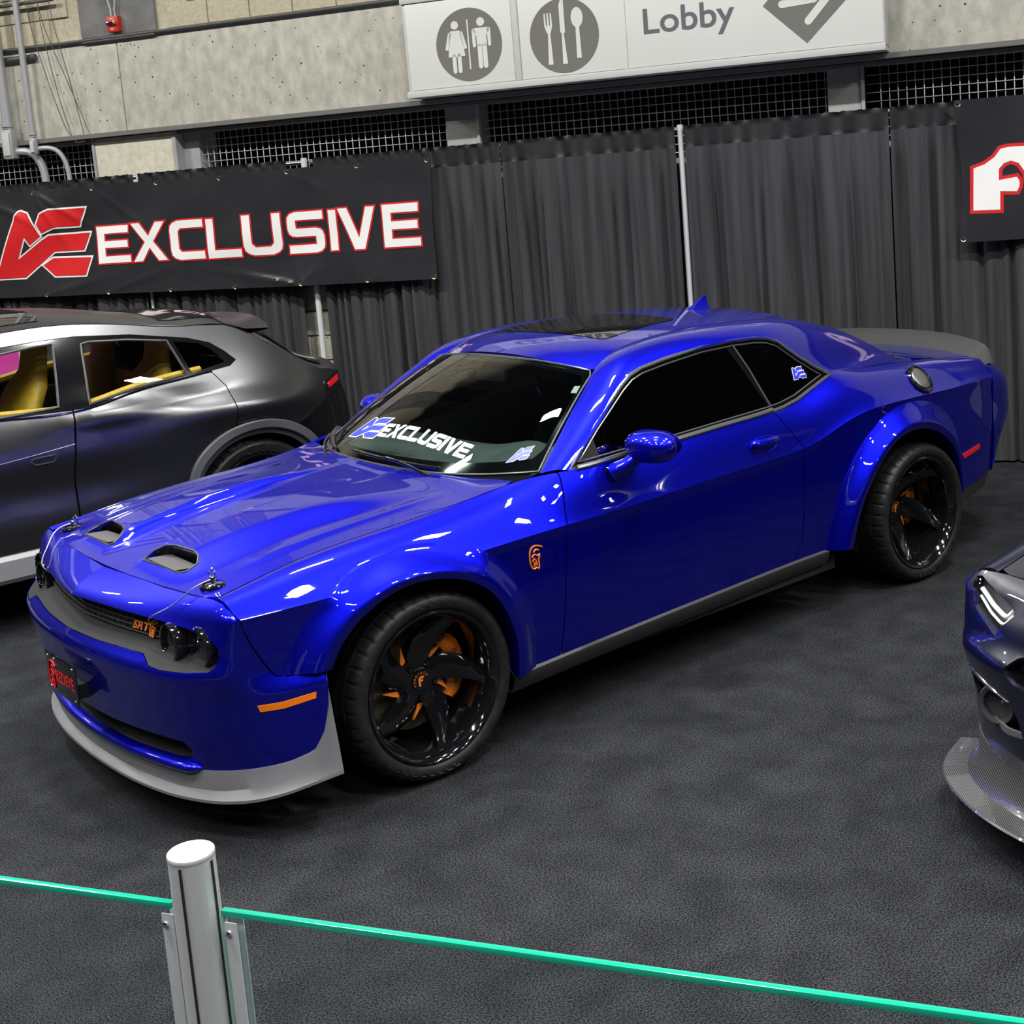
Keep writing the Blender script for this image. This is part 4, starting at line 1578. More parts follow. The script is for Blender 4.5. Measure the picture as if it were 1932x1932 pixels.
hs = [(-.787, 0), (-.783, .2), (-.766, .46), (-.741, .66), (-.727, .73)]
sd = [(x, UP(x)[0, 0] - 2 * g) for x in (-.70, -.6, -.45, -.3, -.1, .1, .3, .42, .50)]
hr = [(.545, .775), (.53, .70), (.485, .58), (.435, .40), (.405, .2), (.395, 0)]
hh = hs + sd + hr
hood_out = hh + [(x, -y) for x, y in reversed(hh) if y > 1e-6]
SCP = [(-.705, .17), (-.70, .30), (-.695, .44), (-.672, .468), (-.63, .462), (-.605, .425), (-.600, .385), (-.612, .25), (-.625, .20), (-.66, .165), (-.69, .158)]
scoops = [[(x, -y) for x, y in SCP], SCP]
pobj('bonnet', surf(hood, hood_out, scoops, res=.024, flange=.014, out=out_up), BL, CARX)
for s in (-1, 1):
    P = np.array(SCP) * (1, s)
    a = hood(P[:, 0], P[:, 1])
    c = a.mean(0)
    rim = MB().tube(a, .0045, 6, closed=True).build('scoop_rim', 'dark_plastic', CARX)
    b1 = a + np.array([.012, 0, -.028])
    b2 = c + (a - c) * (.9, .93, .3) + np.array([.055, 0, -.060])
    v, f = grid([list(a) + [a[0]], list(b1) + [b1[0]], list(b2) + [b2[0]]])
    n0 = len(v)
    mb = MB()
    mb.add(v, f)
    mb.add([tuple(p) for p in b2], [tuple(range(len(b2)))])
    mb.build('scoop_duct', 'tray_grey', CARX, 30)
    mb = MB()
    y0, y1 = (.19, .43)
    mb.add([(-.70, s * y0, .872), (-.70, s * y1, .868), (-.61, s * y1, .862), (-.61, s * y0, .868)], [(0, 1, 2, 3)])
    mb.build('scoop_plate', 'scoop_grey', rim)
# bonnet pins with lanyards
for s in (-1, 1):
    c = hood(np.array([-.665]), np.array([s * .66]))[0]
    pin = MB().lathe([(.030, -.004), (.031, .004), (.026, .007), (.010, .008), (.009, .028), (.006, .032), (.001, .033)], 20, 'z', tuple(c)).build('bonnet_pin', 'chrome', CARX)
    MB().lathe([(.048, -.006), (.049, .003), (.036, .008)], 18, 'z', tuple(c)).build('pin_plate', 'black_gloss', pin)
    for k in range(8):
        q = 2 * PI * k / 8
        MB().lathe([(.004, .002), (.004, .006), (.001, .007)], 8, 'z', (c[0] + .042 * math.cos(q), c[1] + .042 * math.sin(q), c[2])).build('pin_bolt', 'chrome', pin)
    th = np.linspace(0, 2 * PI, 17)[:-1]
    MB().tube(np.stack([c[0] + .0 * th + .006, c[1] + .024 * np.cos(th) - s * .014, c[2] + .034 + .021 * np.sin(th)], 1), .0036, 6, closed=True).build('ring_clip', 'chrome', pin)
    g1 = fascia(np.array([.60]), np.array([.742]))[0]
    g0 = fascia(np.array([.66]), np.array([.80]))[0]
    sgn = -s
    pts = [c + np.array([-.01, 0, .022]), c + np.array([-.06, -s * .0, .012]), (g0[0] - .012, s * abs(g0[1]), g0[2] + .006), (g1[0] - .012, s * abs(g1[1]) - s * .05, g1[2] + .004), (g1[0] + .03, s * abs(g1[1]) - s * .09, g1[2] - .035)]
    MB().tube(smooth_curve(pts, 20), .0022, 6).build('lanyard', 'satin_metal', pin)

# ---- glasshouse
WB = [(.395, 0), (.405, .2), (.435, .4), (.50, .58), (.585, .71), (.665, .795)]
WBz = [.985, .985, .985, .986, .987, .988]
WT = [(1.085, 0), (1.09, .2), (1.105, .36), (1.125, .47), (1.15, .54), (1.178, .578)]
WTz = [1.366, 1.362, 1.352, 1.340, 1.328, 1.314]
_wb = Spl(np.linspace(0, 1, 6), [(x, y, z) for (x, y), z in zip(WB, WBz)])
_wt = Spl(np.linspace(0, 1, 6), [(x, y, z) for (x, y), z in zip(WT, WTz)])


def wind(s, r):
    s = np.asarray(s, float)
    a, b = _wb(np.abs(s)), _wt(np.abs(s))
    p = a + (b - a) * np.asarray(r)[:, None]
    k = (4 * r * (1 - r))[:, None]
    p = p + k * np.array([-.018, 0, .026]) * (1 - .6 * np.abs(s)[:, None])
    p[:, 1] *= -np.sign(s + 1e-12)      # s>0 near side
    return p


def out_ws(P):
    return np.tile((-.5, 0, .8), (len(P), 1))


wso = [(-.985, .02), (-.5, .01), (0, .01), (.5, .01), (.985, .02), (.99, .5), (.985, .93), (.93, .975), (.5, .985), (0, .985), (-.5, .985), (-.93, .975), (-.985, .93), (-.99, .5)]
pobj('windscreen', surf(wind, wso, res=.04, sc=(.75, .6), flange=.004, out=out_ws), 'windshield_glass', CARX)
# black frit border of the windscreen
fr_in = [(-.88, .14), (-.5, .10), (0, .09), (.5, .10), (.88, .14), (.93, .22), (.935, .5), (.90, .85), (.84, .92), (.5, .935), (0, .93), (-.5, .935), (-.84, .92), (-.90, .85), (-.935, .5), (-.93, .22)]
pobj('windscreen_frit', surf(lambda s, r: wind(s, r) + np.array([.004, 0, -.006]), wso, [fr_in], res=.04, sc=(.75, .6), flange=0, out=out_ws), 'black_gloss', CARX)
edge = wind(np.array([q[0] for q in resample(wso, .05)]), np.array([q[1] for q in resample(wso, .05)]))
MB().tube(edge, .004, 6, closed=True).build('windscreen_seal', 'window_trim', CARX)

# side glass plane
def glass(x, z):
    x = np.asarray(x, float)
    z = np.asarray(z, float)
    w = .866 - .37 * (z - .99) - .10 * (z - .99) ** 2 - .012 * ((x - 1.5) / .9) ** 2
    return np.stack([x, -w, z], 1)


WIN_OUT = [(.762, .990), (.95, 1.13), (1.06, 1.20), (1.151, 1.258), (1.22, 1.293), (1.29, 1.312), (1.44, 1.330), (1.67, 1.349), (1.87, 1.351), (2.02, 1.344), (2.10, 1.333), (2.165, 1.308), (2.265, 1.227), (2.36, 1.163), (2.445, 1.118),
           (2.32, 1.086), (2.16, 1.044), (2.05, 1.027), (1.97, 1.021), (1.657, 1.012), (1.354, 1.002), (1.033, .995)]
WIN_OUT = [tuple(p) for p in WIN_OUT]


def inset(poly, d):
    return [tuple(p) for p in offset_poly(poly, -d)]


door_glass = [(.84, 1.018), (.97, 1.115), (1.07, 1.182), (1.16, 1.236), (1.24, 1.272), (1.31, 1.290), (1.45, 1.307), (1.67, 1.326), (1.83, 1.328), (1.87, 1.25), (1.92, 1.14), (1.965, 1.046), (1.65, 1.034), (1.35, 1.024), (1.033, 1.018)]
q_glass = [(1.875, 1.327), (2.02, 1.321), (2.085, 1.312), (2.145, 1.288), (2.245, 1.205), (2.34, 1.143), (2.40, 1.117), (2.31, 1.101), (2.15, 1.064), (2.04, 1.049), (1.995, 1.046), (1.945, 1.15), (1.90, 1.25)]
for s in (1, -1):
    def put(nm, p, m, par=CARX):
        return pobj(nm, p if s > 0 else mir(p), m, par)
    fr = put('window_frame', surf(lambda x, z: glass(x, z) + np.array([0, .004, 0]), WIN_OUT, [door_glass, q_glass], res=.04, flange=.01, out=out_side), 'black_gloss')
    put('door_window', surf(lambda x, z: glass(x, z) + np.array([0, .008, 0]), inset(door_glass, -.01), res=.06, flange=0, out=out_side), 'tinted_glass')
    put('quarter_window', surf(lambda x, z: glass(x, z) + np.array([0, .008, 0]), inset(q_glass, -.01), res=.06, flange=0, out=out_side), 'tinted_glass')
    P = resample(WIN_OUT, .03)
    e = glass(P[:, 0], P[:, 1])
    e[:, 1] -= .003
    e[:, 1] *= s
    MB().tube(e, .0085, 7, closed=True).build('window_moulding', 'window_trim', CARX)
    P = resample(inset(WIN_OUT, .022), .03)
    e = glass(P[:, 0], P[:, 1])
    e[:, 1] *= s
    MB().tube(e, .0035, 6, closed=True).build('window_bead', 'window_trim', CARX)
    # belt strip
    bx = np.linspace(.79, 1.97, 24)
    e1 = np.stack([bx, -s * (UP(bx)[:, 0] + .004), UP(bx)[:, 1] + .006], 1)
    MB().tube(e1, .011, 7).build('belt_moulding', 'window_trim', CARX)
    dv = [(1.875, 1.327), (1.92, 1.22), (1.975, 1.047)]
    e = glass(np.array([p[0] for p in dv]), np.array([p[1] for p in dv]))
    e[:, 1] *= s
    MB().tube(e, .005, 6).build('divider_strip', 'window_trim', CARX)
    # mirror patch
    put('mirror_patch', surf(lambda x, z: glass(x, z) + np.array([0, -.002, 0]), [(.80, 1.01), (.93, 1.008), (.925, 1.085)], res=.05, flange=.004, out=out_side), 'tray_grey')

# roof rails and pillars: inner edge (windscreen / roof seam / rear screen) to window edge
ST_IN = [(.668, .797, .988), (.80, .742, 1.078), (.98, .664, 1.197), (1.10, .612, 1.270), (1.185, .576, 1.322), (1.30, .556, 1.368), (1.45, .548, 1.397), (1.70, .540, 1.414), (2.0, .535, 1.408), (2.25, .530, 1.395), (2.46, .525, 1.372), (2.77, .520, 1.300), (2.94, .525, 1.240), (3.12, .535, 1.155), (3.26, .550, 1.085), (3.36, .60, 1.058)]
ST_OUT = [(.762, .868, .990), (.88, .842, 1.078), (1.06, .795, 1.20), (1.151, .762, 1.258), (1.235, .748, 1.298), (1.33, .740, 1.317), (1.46, .735, 1.332), (1.67, .733, 1.349), (1.87, .731, 1.351), (2.02, .732, 1.344), (2.115, .736, 1.329), (2.24, .762, 1.248), (2.34, .782, 1.175), (2.445, .800, 1.118), (2.80, .756, 1.103), (3.20, .726, 1.068)]
BLG = [.012, .014, .018, .022, .028, .030, .030, .028, .028, .030, .034, .040, .036, .024, .008, .004]
tt = np.concatenate([[0], np.cumsum([np.linalg.norm((np.array(ST_IN[i + 1]) + ST_OUT[i + 1] - np.array(ST_IN[i]) - ST_OUT[i])) / 2 for i in range(len(ST_IN) - 1)])])
_si, _so, _sb = Spl(tt, ST_IN), Spl(tt, ST_OUT), Spl(tt, BLG)


def rail(t, r):
    a, b = _si(t), _so(t)
    k = (4 * r * (1 - r))[:, None] * _sb(t)[:, None]
    d = b - a
    ta = np.stack([0 * d[:, 0], d[:, 2], -d[:, 1]], 1)
    ta = np.where((ta[:, 2:3] < 0), -ta, ta)
    nn = np.stack([0 * d[:, 0], np.abs(d[:, 2]) + .10, np.abs(d[:, 1]) + .05], 1)
    nn /= np.linalg.norm(nn, axis=1)[:, None]
    p = a + d * np.asarray(r)[:, None] + nn * k
    p[:, 1] *= -1
    return p


tm = tt[-1]
both('roof_side', surf(rail, [(.0, 0), (tm, 0), (tm, 1), (0, 1)], res=.035, sc=(1, .22), flange=.01, out=lambda P: np.stack([0 * P[:, 0], P[:, 1], 0 * P[:, 2] + .6], 1)))
# roof skin
RC = Spl([1.08, 1.2, 1.35, 1.55, 1.8, 2.05, 2.3, 2.5, 2.62], [1.372, 1.403, 1.426, 1.442, 1.449, 1.446, 1.433, 1.412, 1.390])
RS = Spl([p[0] for p in ST_IN[4:12]], [(p[1], p[2]) for p in ST_IN[4:12]])


def roof(x, y):
    x = np.asarray(x, float)
    s = RS(np.maximum(x, 1.0))
    q = np.clip(np.abs(y) / s[:, 0], 0, 1.3)
    zs = np.where(x < 1.185, 1.322 + (x - 1.185) * .62, s[:, 1])
    z = zs + (RC(x) - zs) * (1 - q ** 2.4)
    return np.stack([x, np.asarray(y, float), z], 1)


fr_e = [(x, y) for x, y in WT]
ro = fr_e + [(x, RS(x)[0, 0] - .004) for x in (1.3, 1.5, 1.7, 1.9, 2.1, 2.3, 2.45)] + [(2.52, .45), (2.56, .3), (2.58, 0)]
roof_out = ro + [(x, -y) for x, y in reversed(ro) if y > 1e-6]
SUN = [(1.375, -.395), (1.365, -.2), (1.36, 0), (1.365, .2), (1.375, .395), (1.40, .42), (1.62, .40), (1.86, .365), (1.90, .33), (1.905, 0), (1.90, -.33), (1.86, -.365), (1.62, -.40), (1.40, -.42)]
pobj('roof', surf(roof, roof_out, [SUN], res=.03, flange=.01, out=out_up), BL, CARX)
pobj('sunroof', surf(lambda x, y: roof(x, y) + np.array([0, 0, .002]), inset(SUN, .005), res=.04, flange=.008, out=out_up), 'roof_glass', CARX)
# rear screen and tail deck
_ri, = [Spl(np.linspace(0, 1, 6), [ST_IN[i] for i in (9, 10, 11, 12, 13, 14)])]


def rscreen(s, r):
    a = _ri(np.asarray(r))
    top = np.stack([2.58 + (3.22 - 2.58) * r, 0 * r, 1.398 + (1.10 - 1.398) * r + .06 * r * (1 - r)], 1)
    q = np.abs(s)[:, None]
    e = a.copy()
    e[:, 1] = a[:, 1]
    p = top + (e - top) * q ** 2
    p[:, 1] = -np.sign(s + 1e-12) * (np.abs(s) * a[:, 1])
    return p


pobj('rear_screen', surf(rscreen, [(-.99, .02), (.99, .02), (.99, .98), (-.99, .98)], res=.05, sc=(.5, .6), flange=.004, out=out_up), 'tinted_glass', CARX)


def deck(x, y):
    x = np.asarray(x, float)
    u = UP(x)
    q = np.clip(np.abs(y) / u[:, 0], 0, 1.1)
    zc = np.interp(x, [3.1, 3.4, 3.7, 3.95, 4.0], [1.105, 1.075, 1.055, 1.035, 1.02])
    z = u[:, 1] + (zc - u[:, 1]) * (1 - q ** 2.5)
    return np.stack([x, np.asarray(y, float), z], 1)


dk = [(3.22, 0), (3.24, .30), (3.26, .50), (3.30, .62), (3.36, .70), (3.5, .712), (3.7, .70), (3.85, .695), (3.93, .66), (3.965, .4), (3.975, 0)]
pobj('boot_lid', surf(deck, dk + [(x, -y) for x, y in reversed(dk) if y > 1e-6], res=.04, flange=.012, out=out_up), BL, CARX)
# grey lip spoiler
ys = np.linspace(-.78, .78, 41)
rows = []
xb = 3.955 - .17 * (np.abs(ys) / .78) ** 3
zd = 1.035 - .065 * (np.abs(ys) / .78) ** 2.6
en = np.clip((.78 - np.abs(ys)) / .06, 0, 1) ** .5
for dx, dz in ((-.16, .002), (-.12, .012), (-.03, .045), (.045, .070), (.075, .072), (.083, .062), (.07, .045), (.05, .0), (.03, -.05)):
    rows.append(np.stack([xb + dx, ys, zd + (dz if dz < .01 else dz * en)], 1))
v, f = grid(rows)
mb = MB()
mb.add(v, f)
mb.build('lip_spoiler', 'spoiler_grey', CARX, 40)

# ---- tail
RA = [0, .13, .25, .37, .56, 1.0]
RZ = [.985, .95, .90, .8, .7, .55, .42, .36]
RT = [
    [(3.735, .780), (3.83, .735), (3.90, .68), (3.94, .62), (3.96, .45), (3.965, 0)],
    [(3.730, .836), (3.84, .79), (3.92, .735), (3.965, .66), (3.985, .46), (3.99, 0)],
    [(3.722, .866), (3.87, .828), (3.965, .770), (4.015, .69), (4.035, .48), (4.04, 0)],
    [(3.722, .862), (3.885, .835), (3.99, .782), (4.045, .70), (4.065, .5), (4.07, 0)],
    [(3.722, .861), (3.885, .835), (3.99, .782), (4.045, .70), (4.065, .5), (4.07, 0)],
    [(3.722, .862), (3.82, .830), (3.90, .770), (3.95, .69), (3.97, .5), (3.975, 0)],
    [(3.71, .852), (3.76, .822), (3.81, .765), (3.84, .68), (3.86, .5), (3.87, 0)],
    [(3.69, .84), (3.72, .81), (3.76, .76), (3.79, .68), (3.81, .5), (3.82, 0)],
]
_rr = [Spl(RA, r) for r in RT][::-1]
_rz = np.array(RZ)[::-1]


def tail(a, z):
    a = np.asarray(a, float)
    z = np.asarray(z, float)
    T = np.stack([r(np.clip(a, 0, 1)) for r in _rr], 0)
    S = Spl(_rz, T.reshape(len(_rz), -1))
    m = S.m.reshape(len(_rz), len(a), 2)
    k = np.clip(np.searchsorted(_rz, z) - 1, 0, len(_rz) - 2)
    ar = np.arange(len(a))
    h = S.h[k][:, None]
    A = (_rz[k + 1] - z)[:, None] / h
    B = (z - _rz[k])[:, None] / h
    r = A * T[k, ar] + B * T[k + 1, ar] + ((A ** 3 - A) * m[k, ar] + (B ** 3 - B) * m[k + 1, ar]) * h * h / 6
    return np.stack([r[:, 0], -r[:, 1], z], 1)


both('rear_bumper', surf(tail, [(0, .405), (.0, .55), (0, .70), (0, .83), (0, .922), (.02, .97), (.2, .975), (1, .975), (1, .40), (.3, .40)], res=.04, flange=.01, out=lambda P: P - np.array([3.2, 0, .6])))
v, n, f = surf(lambda a, z: tail(a, z) + np.array([.004, 0, 0]), [(.33, .93), (1, .935), (1, .83), (.36, .83)], res=.05, flange=.004, out=lambda P: P - np.array([3.2, 0, .6]))
both('tail_lamp', (v, n, f), 'red_lens')
rv = []
for s in (1, -1):
    v, n, f = surf(lambda x, z: np.stack([x, -(side_w(x, z) + .004), z], 1), [(3.375, .562), (3.548, .585), (3.552, .560), (3.385, .536)], res=.03, flange=.008, out=out_side)
    pobj('rear_marker', (v, n, f) if s > 0 else mir((v, n, f)), 'red_lens', CARX)
    # dark valance flap behind the rear wheel
    rows = []
    for x in np.linspace(3.35, 3.70, 10):
        w = min(.885, side_w(x, .42)[0])
        zt_ = .375 + (x - 3.35) * .10
        rows.append([(x, -s * (w - .01), zt_ + .03), (x, -s * (w - .006), zt_), (x - .015, -s * (w - .03), zt_ - .09), (x - .03, -s * (w - .16), zt_ - .11)])
    v, f = grid(rows)
    mb = MB()
    mb.add(v, f)
    mb.build('rear_valance', 'dark_plastic', CARX)
mb = MB()
mb.box((3.5, -.6, .31), (3.76, .6, .43), None, (0, 0, 0), .03)
mb.build('rear_diffuser', 'dark_plastic', CARX)

# ---- fuel filler, handles, mirrors, aerial
FX, FV = 3.07, .36
c = shoulder(np.array([FX]), np.array([FV]))[0]
e = 1e-3
nu = np.cross(shoulder(np.array([FX + e]), np.array([FV]))[0] - c, shoulder(np.array([FX]), np.array([FV + e]))[0] - c)
nu /= np.linalg.norm(nu)
if nu[1] > 0:
    nu = -nu
q = Vector((0, 0, 1)).rotation_difference(Vector(nu))
fc = MB().lathe([(.082, -.004), (.083, .006), (.074, .012), (.066, .008), (.062, .010)], 36, 'z').build('fuel_filler', 'black_gloss', CARX)
fc.rotation_mode = 'QUATERNION'
fc.rotation_quaternion = q
fc.location = c
MB().lathe([(.062, .006), (.058, .014), (.045, .018), (.03, .019), (.001, .019)], 32, 'z').build('filler_cap', 'satin_metal', fc)
for k in range(10):
    a = 2 * PI * k / 10
    MB().lathe([(.004, .006), (.004, .016), (.001, .017)], 8, 'z', (.075 * math.cos(a), .075 * math.sin(a), 0)).build('filler_bolt', 'chrome', fc)
for s, dr in ((-1, door_n), (1, door_f)):
    # handle: cupped recess with a bar across
    xs_ = np.linspace(1.765, 1.935, 15)
    w = side_w(xs_, .908 + 0 * xs_)
    hb = np.stack([xs_, s * (w + .012 + .016 * np.sin(PI * np.linspace(0, 1, 15)) ** .6), .912 + 0 * xs_ - .003 * np.linspace(0, 1, 15)], 1)
    MB().tube(hb, np.interp(np.linspace(0, 1, 15), [0, .1, .9, 1], [.008, .019, .019, .008]), 10).build('door_handle', BL, dr)
    # recess
    th = np.linspace(0, 2 * PI, 25)[:-1]
    ex, ez = 1.85 + .085 * np.cos(th), .895 + .036 * np.sin(th)
    ww = side_w(ex, ez)
    mb = MB()
    rim = np.stack([ex, s * (ww + .0015), ez], 1)
    mb.tube(rim, .003, 6, closed=True)
    mb.build('handle_recess', BL, dr)
    # door mirror
    mr = MB()
    A_, rows = np.linspace(0, 2 * PI, 29)[:-1], []
    cx, cy, cz = 1.070, s * 1.015, 1.045
    for ph in np.linspace(0, PI, 15):
        k = math.sin(ph) ** .75
        hx = -.062 * math.cos(ph)          # depth along x
        r = []
        for t in A_:
            yy = .128 * k * math.copysign(abs(math.cos(t)) ** .8, math.cos(t))
            zz = .068 * k * math.copysign(abs(math.sin(t)) ** .85, math.sin(t))
            r.append((cx + hx * (1.0 if hx > 0 else 1.35) + .10 * abs(yy) * 0, cy + yy, cz + zz + .02 * yy * s))
        rows.append(r)
    v, f = grid(rows, True)
    mr.add(v, f)
    mo = mr.build('door_mirror', BL, CARX, 60)
    st = MB()
    st.tube(smooth_curve([(.955, s * .90, .945), (.985, s * .935, .968), (1.03, s * .965, 1.0), (1.06, s * .985, 1.03)], 10), [.040, .039, .036, .033, .031, .030, .030, .031, .033, .035], 12)
    st.build('mirror_stalk', BL, mo)
    MB().lathe([(.034, 0), (.036, .004)], 20, 'y', (.952, s * .897, .943)).build('mirror_base', 'black_gloss', mo)
    mg = MB()
    mg.add([(cx + .066, cy + .105 * math.cos(t), cz + .052 * math.sin(t) + .02 * .1 * math.cos(t) * s) for t in A_], [tuple(range(28))])
    mg.build('mirror_glass', 'chrome', mo)
ant = MB()
zr0 = roof(np.array([2.27]), np.array([-.1]))[0, 2]
AV = [(0, -.028, .002), (0, .028, .002), (.125, -.028, -.003), (.125, .028, -.003), (.03, -.012, .020), (.03, .012, .020), (.10, -.004, .062), (.10, .004, .062), (.118, -.004, .062), (.118, .004, .062), (.113, -.014, .014), (.113, .014, .014)]
ant.add([(2.22 + p[0], -.12 + p[1], zr0 + p[2]) for p in AV],
        [(0, 4, 5, 1), (0, 2, 10, 4), (1, 5, 11, 3), (4, 6, 7, 5), (6, 8, 9, 7), (4, 10, 8, 6), (5, 7, 9, 11), (10, 2, 3, 11), (8, 10, 11, 9)])
ant.build('roof_aerial', BL, CARX, 30)
# wing badge
for s in (-1, 1):
    strokes('wing_badge', lambda a, b: (.47 + a * .062, s * (side_w(.49, .7)[0] + .0035), .668 + b * .088 + a * .0), .0032, 'orange_badge', CARX)
# wipers and cowl
cow = MB()
rows = []
ysw = np.linspace(-.74, .74, 25)
for k in (0, 1):
    rows.append([tuple(wind(np.array([-y / .795]), np.array([.0 + .03 * k]))[0] + np.array([-.05 * (1 - k) + .0, 0, -.022 + .012 * k])) for y in ysw])
v, f = grid(rows)
cow.add(v, f)
cow.build('cowl_panel', 'black_gloss', CARX)
for s0, s1, r0, r1 in ((.42, -.20, .022, .045), (-.40, -.86, .02, .10)):
    ss = np.linspace(s0, s1, 14)
    rr = np.linspace(r0, r1, 14)
    off = np.array([-.012, 0, .016])
    wp = wind(ss, rr) + off
    wip = MB().tube(wp, .006, 6).build('wiper', 'black_gloss', CARX)
    MB().tube(wind(ss, rr + .012) + off * .5, .005, 5).build('wiper_blade', 'black_matte', wip)
    arm = np.array([wind(np.array([s0 + .02]), np.array([-.02]))[0] + np.array([-.03, 0, .0]), wind(np.array([s0 * .7 + s1 * .3]), np.array([r0 * .5]))[0] + off * 1.6, wp[7] + np.array([-.004, 0, .006])])
    MB().tube(smooth_curve(arm, 12), .007, 6).build('wiper_arm', 'black_gloss', wip)


# stickers
def emblem_norm():
    out = []
    for p in (EMB_A, EMB_T, EMB_B):
        q = np.array(p)
        out.append(np.stack([(8.23 - q[:, 0]) / 1.03, (q[:, 1] - 1.65) / 1.03], 1))
    return out


EMN = emblem_norm()


def sticker(F, size, parent, nm, ink, big=True, res=.03, shear=0.0, offs=1.0):
    for q in EMN:
        q2 = q.copy()
        q2[:, 0] += q2[:, 1] * shear
        flat_decal(nm + '_outline', offset_poly(q2 * size, size * .028), lambda a, b, t: F(a, b, .0012 * offs + t), 'white_ink', parent, res, (), .0004)
        flat_decal(nm, q2 * size, lambda a, b, t: F(a, b, .0024 * offs + t), ink, parent, res, (), .0004)


def WSF(s, r, off):
    return wind(s, r) + np.array([-.55, 0, .83]) * (off + .001)


def ws_emblem(s0, r0, w, h, tilt, ink, nm):
    for q in EMN:
        p = np.stack([s0 + q[:, 0] * w, r0 + q[:, 1] / .553 * h + q[:, 0] * tilt], 1)
        flat_decal(nm + '_outline', offset_poly(p, w * .028), lambda a, b, t: WSF(a, b, .0012 + t), 'white_ink', CARX, .03, (), .0004)
        flat_decal(nm, p, lambda a, b, t: WSF(a, b, .0024 + t), ink, CARX, .03, (), .0004)


ws_emblem(-.405, .142, .245, .165, .03, 'blue_ink', 'screen_emblem')
ws_emblem(.735, .098, .122, .105, .03, 'pale_blue_ink', 'corner_emblem')
WDS = (.064, .078, .070, .066, .074, .072, .021, .078, .070)
xo = -.160
for ch, wd in zip('EXCLUSIVE', WDS):
    poly = np.array([(xo + x * wd + y * .004, np.interp(xo + x * wd, [-.16, 0, .14, .31, .49], [.188, .197, .194, .164, .118]) + y * .104) for x, y in LET[ch]])
    flat_decal('screen_letter', poly, lambda a, b, t: WSF(a, b, .0015 + t), 'white_ink', CARX, .03, (), .0004)
    xo += wd + .0065


def QGF(a, b, off):
    p = glass(2.195 + a, 1.128 + b)
    return p + np.array([0, -off - .001 + .006, 0])


sticker(lambda a, b, t: QGF(a, b, t), .095, CARX, 'window_emblem', 'blue_ink', shear=-.35)
flat_decal('screen_permit', [(.86, .74), (.93, .745), (.92, .82), (.85, .81)], lambda a, b, t: WSF(a, b, -.008 + t), 'sign_frame', CARX, .03, (), .0004)

# ---- cabin
mb = MB()
mb.box((.55, -.74, .30), (2.9, .74, .36))
mb.build('cabin_floor', 'cabin_black', CARX)
dash = MB()
rows = []
for y in np.linspace(-.74, .74, 21):
    hump = .05 * math.exp(-((y + .36) / .20) ** 2)
    rows.append([(.50 + .12 * (y / .74) ** 2, y, .955), (.70, y, .975), (.88, y, .985 + hump * .6), (1.0, y, .965 + hump), (1.06, y, .90), (1.05, y, .6)])
v, f = grid(rows)
dash.add(v, f)
dash.build('dashboard', 'dash_grey', CARX, 50)
th = np.linspace(0, 2 * PI, 29)[:-1]
sw = np.stack([1.22 + .06 * np.sin(th), -.37 + .185 * np.cos(th), .93 + .175 * np.sin(th)], 1)
wheel_s = MB().tube(sw, .015, 8, closed=True).build('steering_wheel', 'cabin_black', CARX)
MB().box((1.17, -.55, .90), (1.22, -.19, .95), None, (0, 0, 0), .015).build('wheel_spoke', 'cabin_black', wheel_s)


def seat(nm, x, y, m, parent, sc_=1.0, z0=.36):
    b = MB()
    rows = []
    for t, (dx, z, w, th_) in enumerate(((0, .10, .25, .10), (-.02, .16, .26, .14), (.10, .42, .26, .12), (.20, .62, .22, .10), (.24, .70, .13, .08), (.26, .80, .13, .07), (.27, .86, .10, .05))):
        ring = []
        for q in np.linspace(0, 2 * PI, 17)[:-1]:
            ring.append((x + (dx + th_ * math.copysign(abs(math.sin(q)) ** .7, math.sin(q)) * .6) * sc_, y + w * math.copysign(abs(math.cos(q)) ** .6, math.cos(q)) * sc_, z0 + z * sc_))
        rows.append(ring)
    v, f = grid(rows, True)
    b.add(v, f)
    b.add([tuple(p) for p in rows[-1]], [tuple(range(16))])
    o = b.build(nm, m, parent, 70)
    c_ = MB()
    c_.box((x - .48 * sc_, y - .25 * sc_, z0), (x + .05 * sc_, y + .25 * sc_, z0 + .18 * sc_), None, (0, 0, 0), .05)
    c_.build('seat_cushion', m, o)
    return o


for y in (-.37, .37):
    seat('front_seat', 1.62, y, 'cabin_black', CARX, .95, .34)
    seat('rear_seat', 2.35, y, 'cabin_black', CARX, .8, .42)
im = MB().box((1.05, -.10, 1.245), (1.08, .12, 1.305), None, (0, 0, 0), .012).build('interior_mirror', 'cabin_black', CARX)
# headliner keeps the cabin dark
pobj('headliner', surf(lambda x, y: roof(x, y) + np.array([0, 0, -.035]), [(1.16, -.5), (1.16, .5), (2.5, .48), (2.5, -.48)], res=.08, flange=0, out=out_up), 'cabin_black', CARX)
mb = MB()
for s in (-1, 1):
    mb.box((.70, s * .80 - .02, .40), (2.6, s * .80 + .02, .97), None, (0, 0, 0), .01)
mb.build('door_card', 'cabin_black', CARX)
mb = MB()
mb.box((.42, -.75, .30), (.50, .75, .94))
mb.build('bulkhead', 'cabin_black', CARX)
mb = MB()
mb.box((2.55, -.72, .36), (2.62, .72, 1.02))
mb.box((2.6, -.70, 1.02), (3.3, .70, 1.05))
mb.build('parcel_shelf', 'cabin_black', CARX)


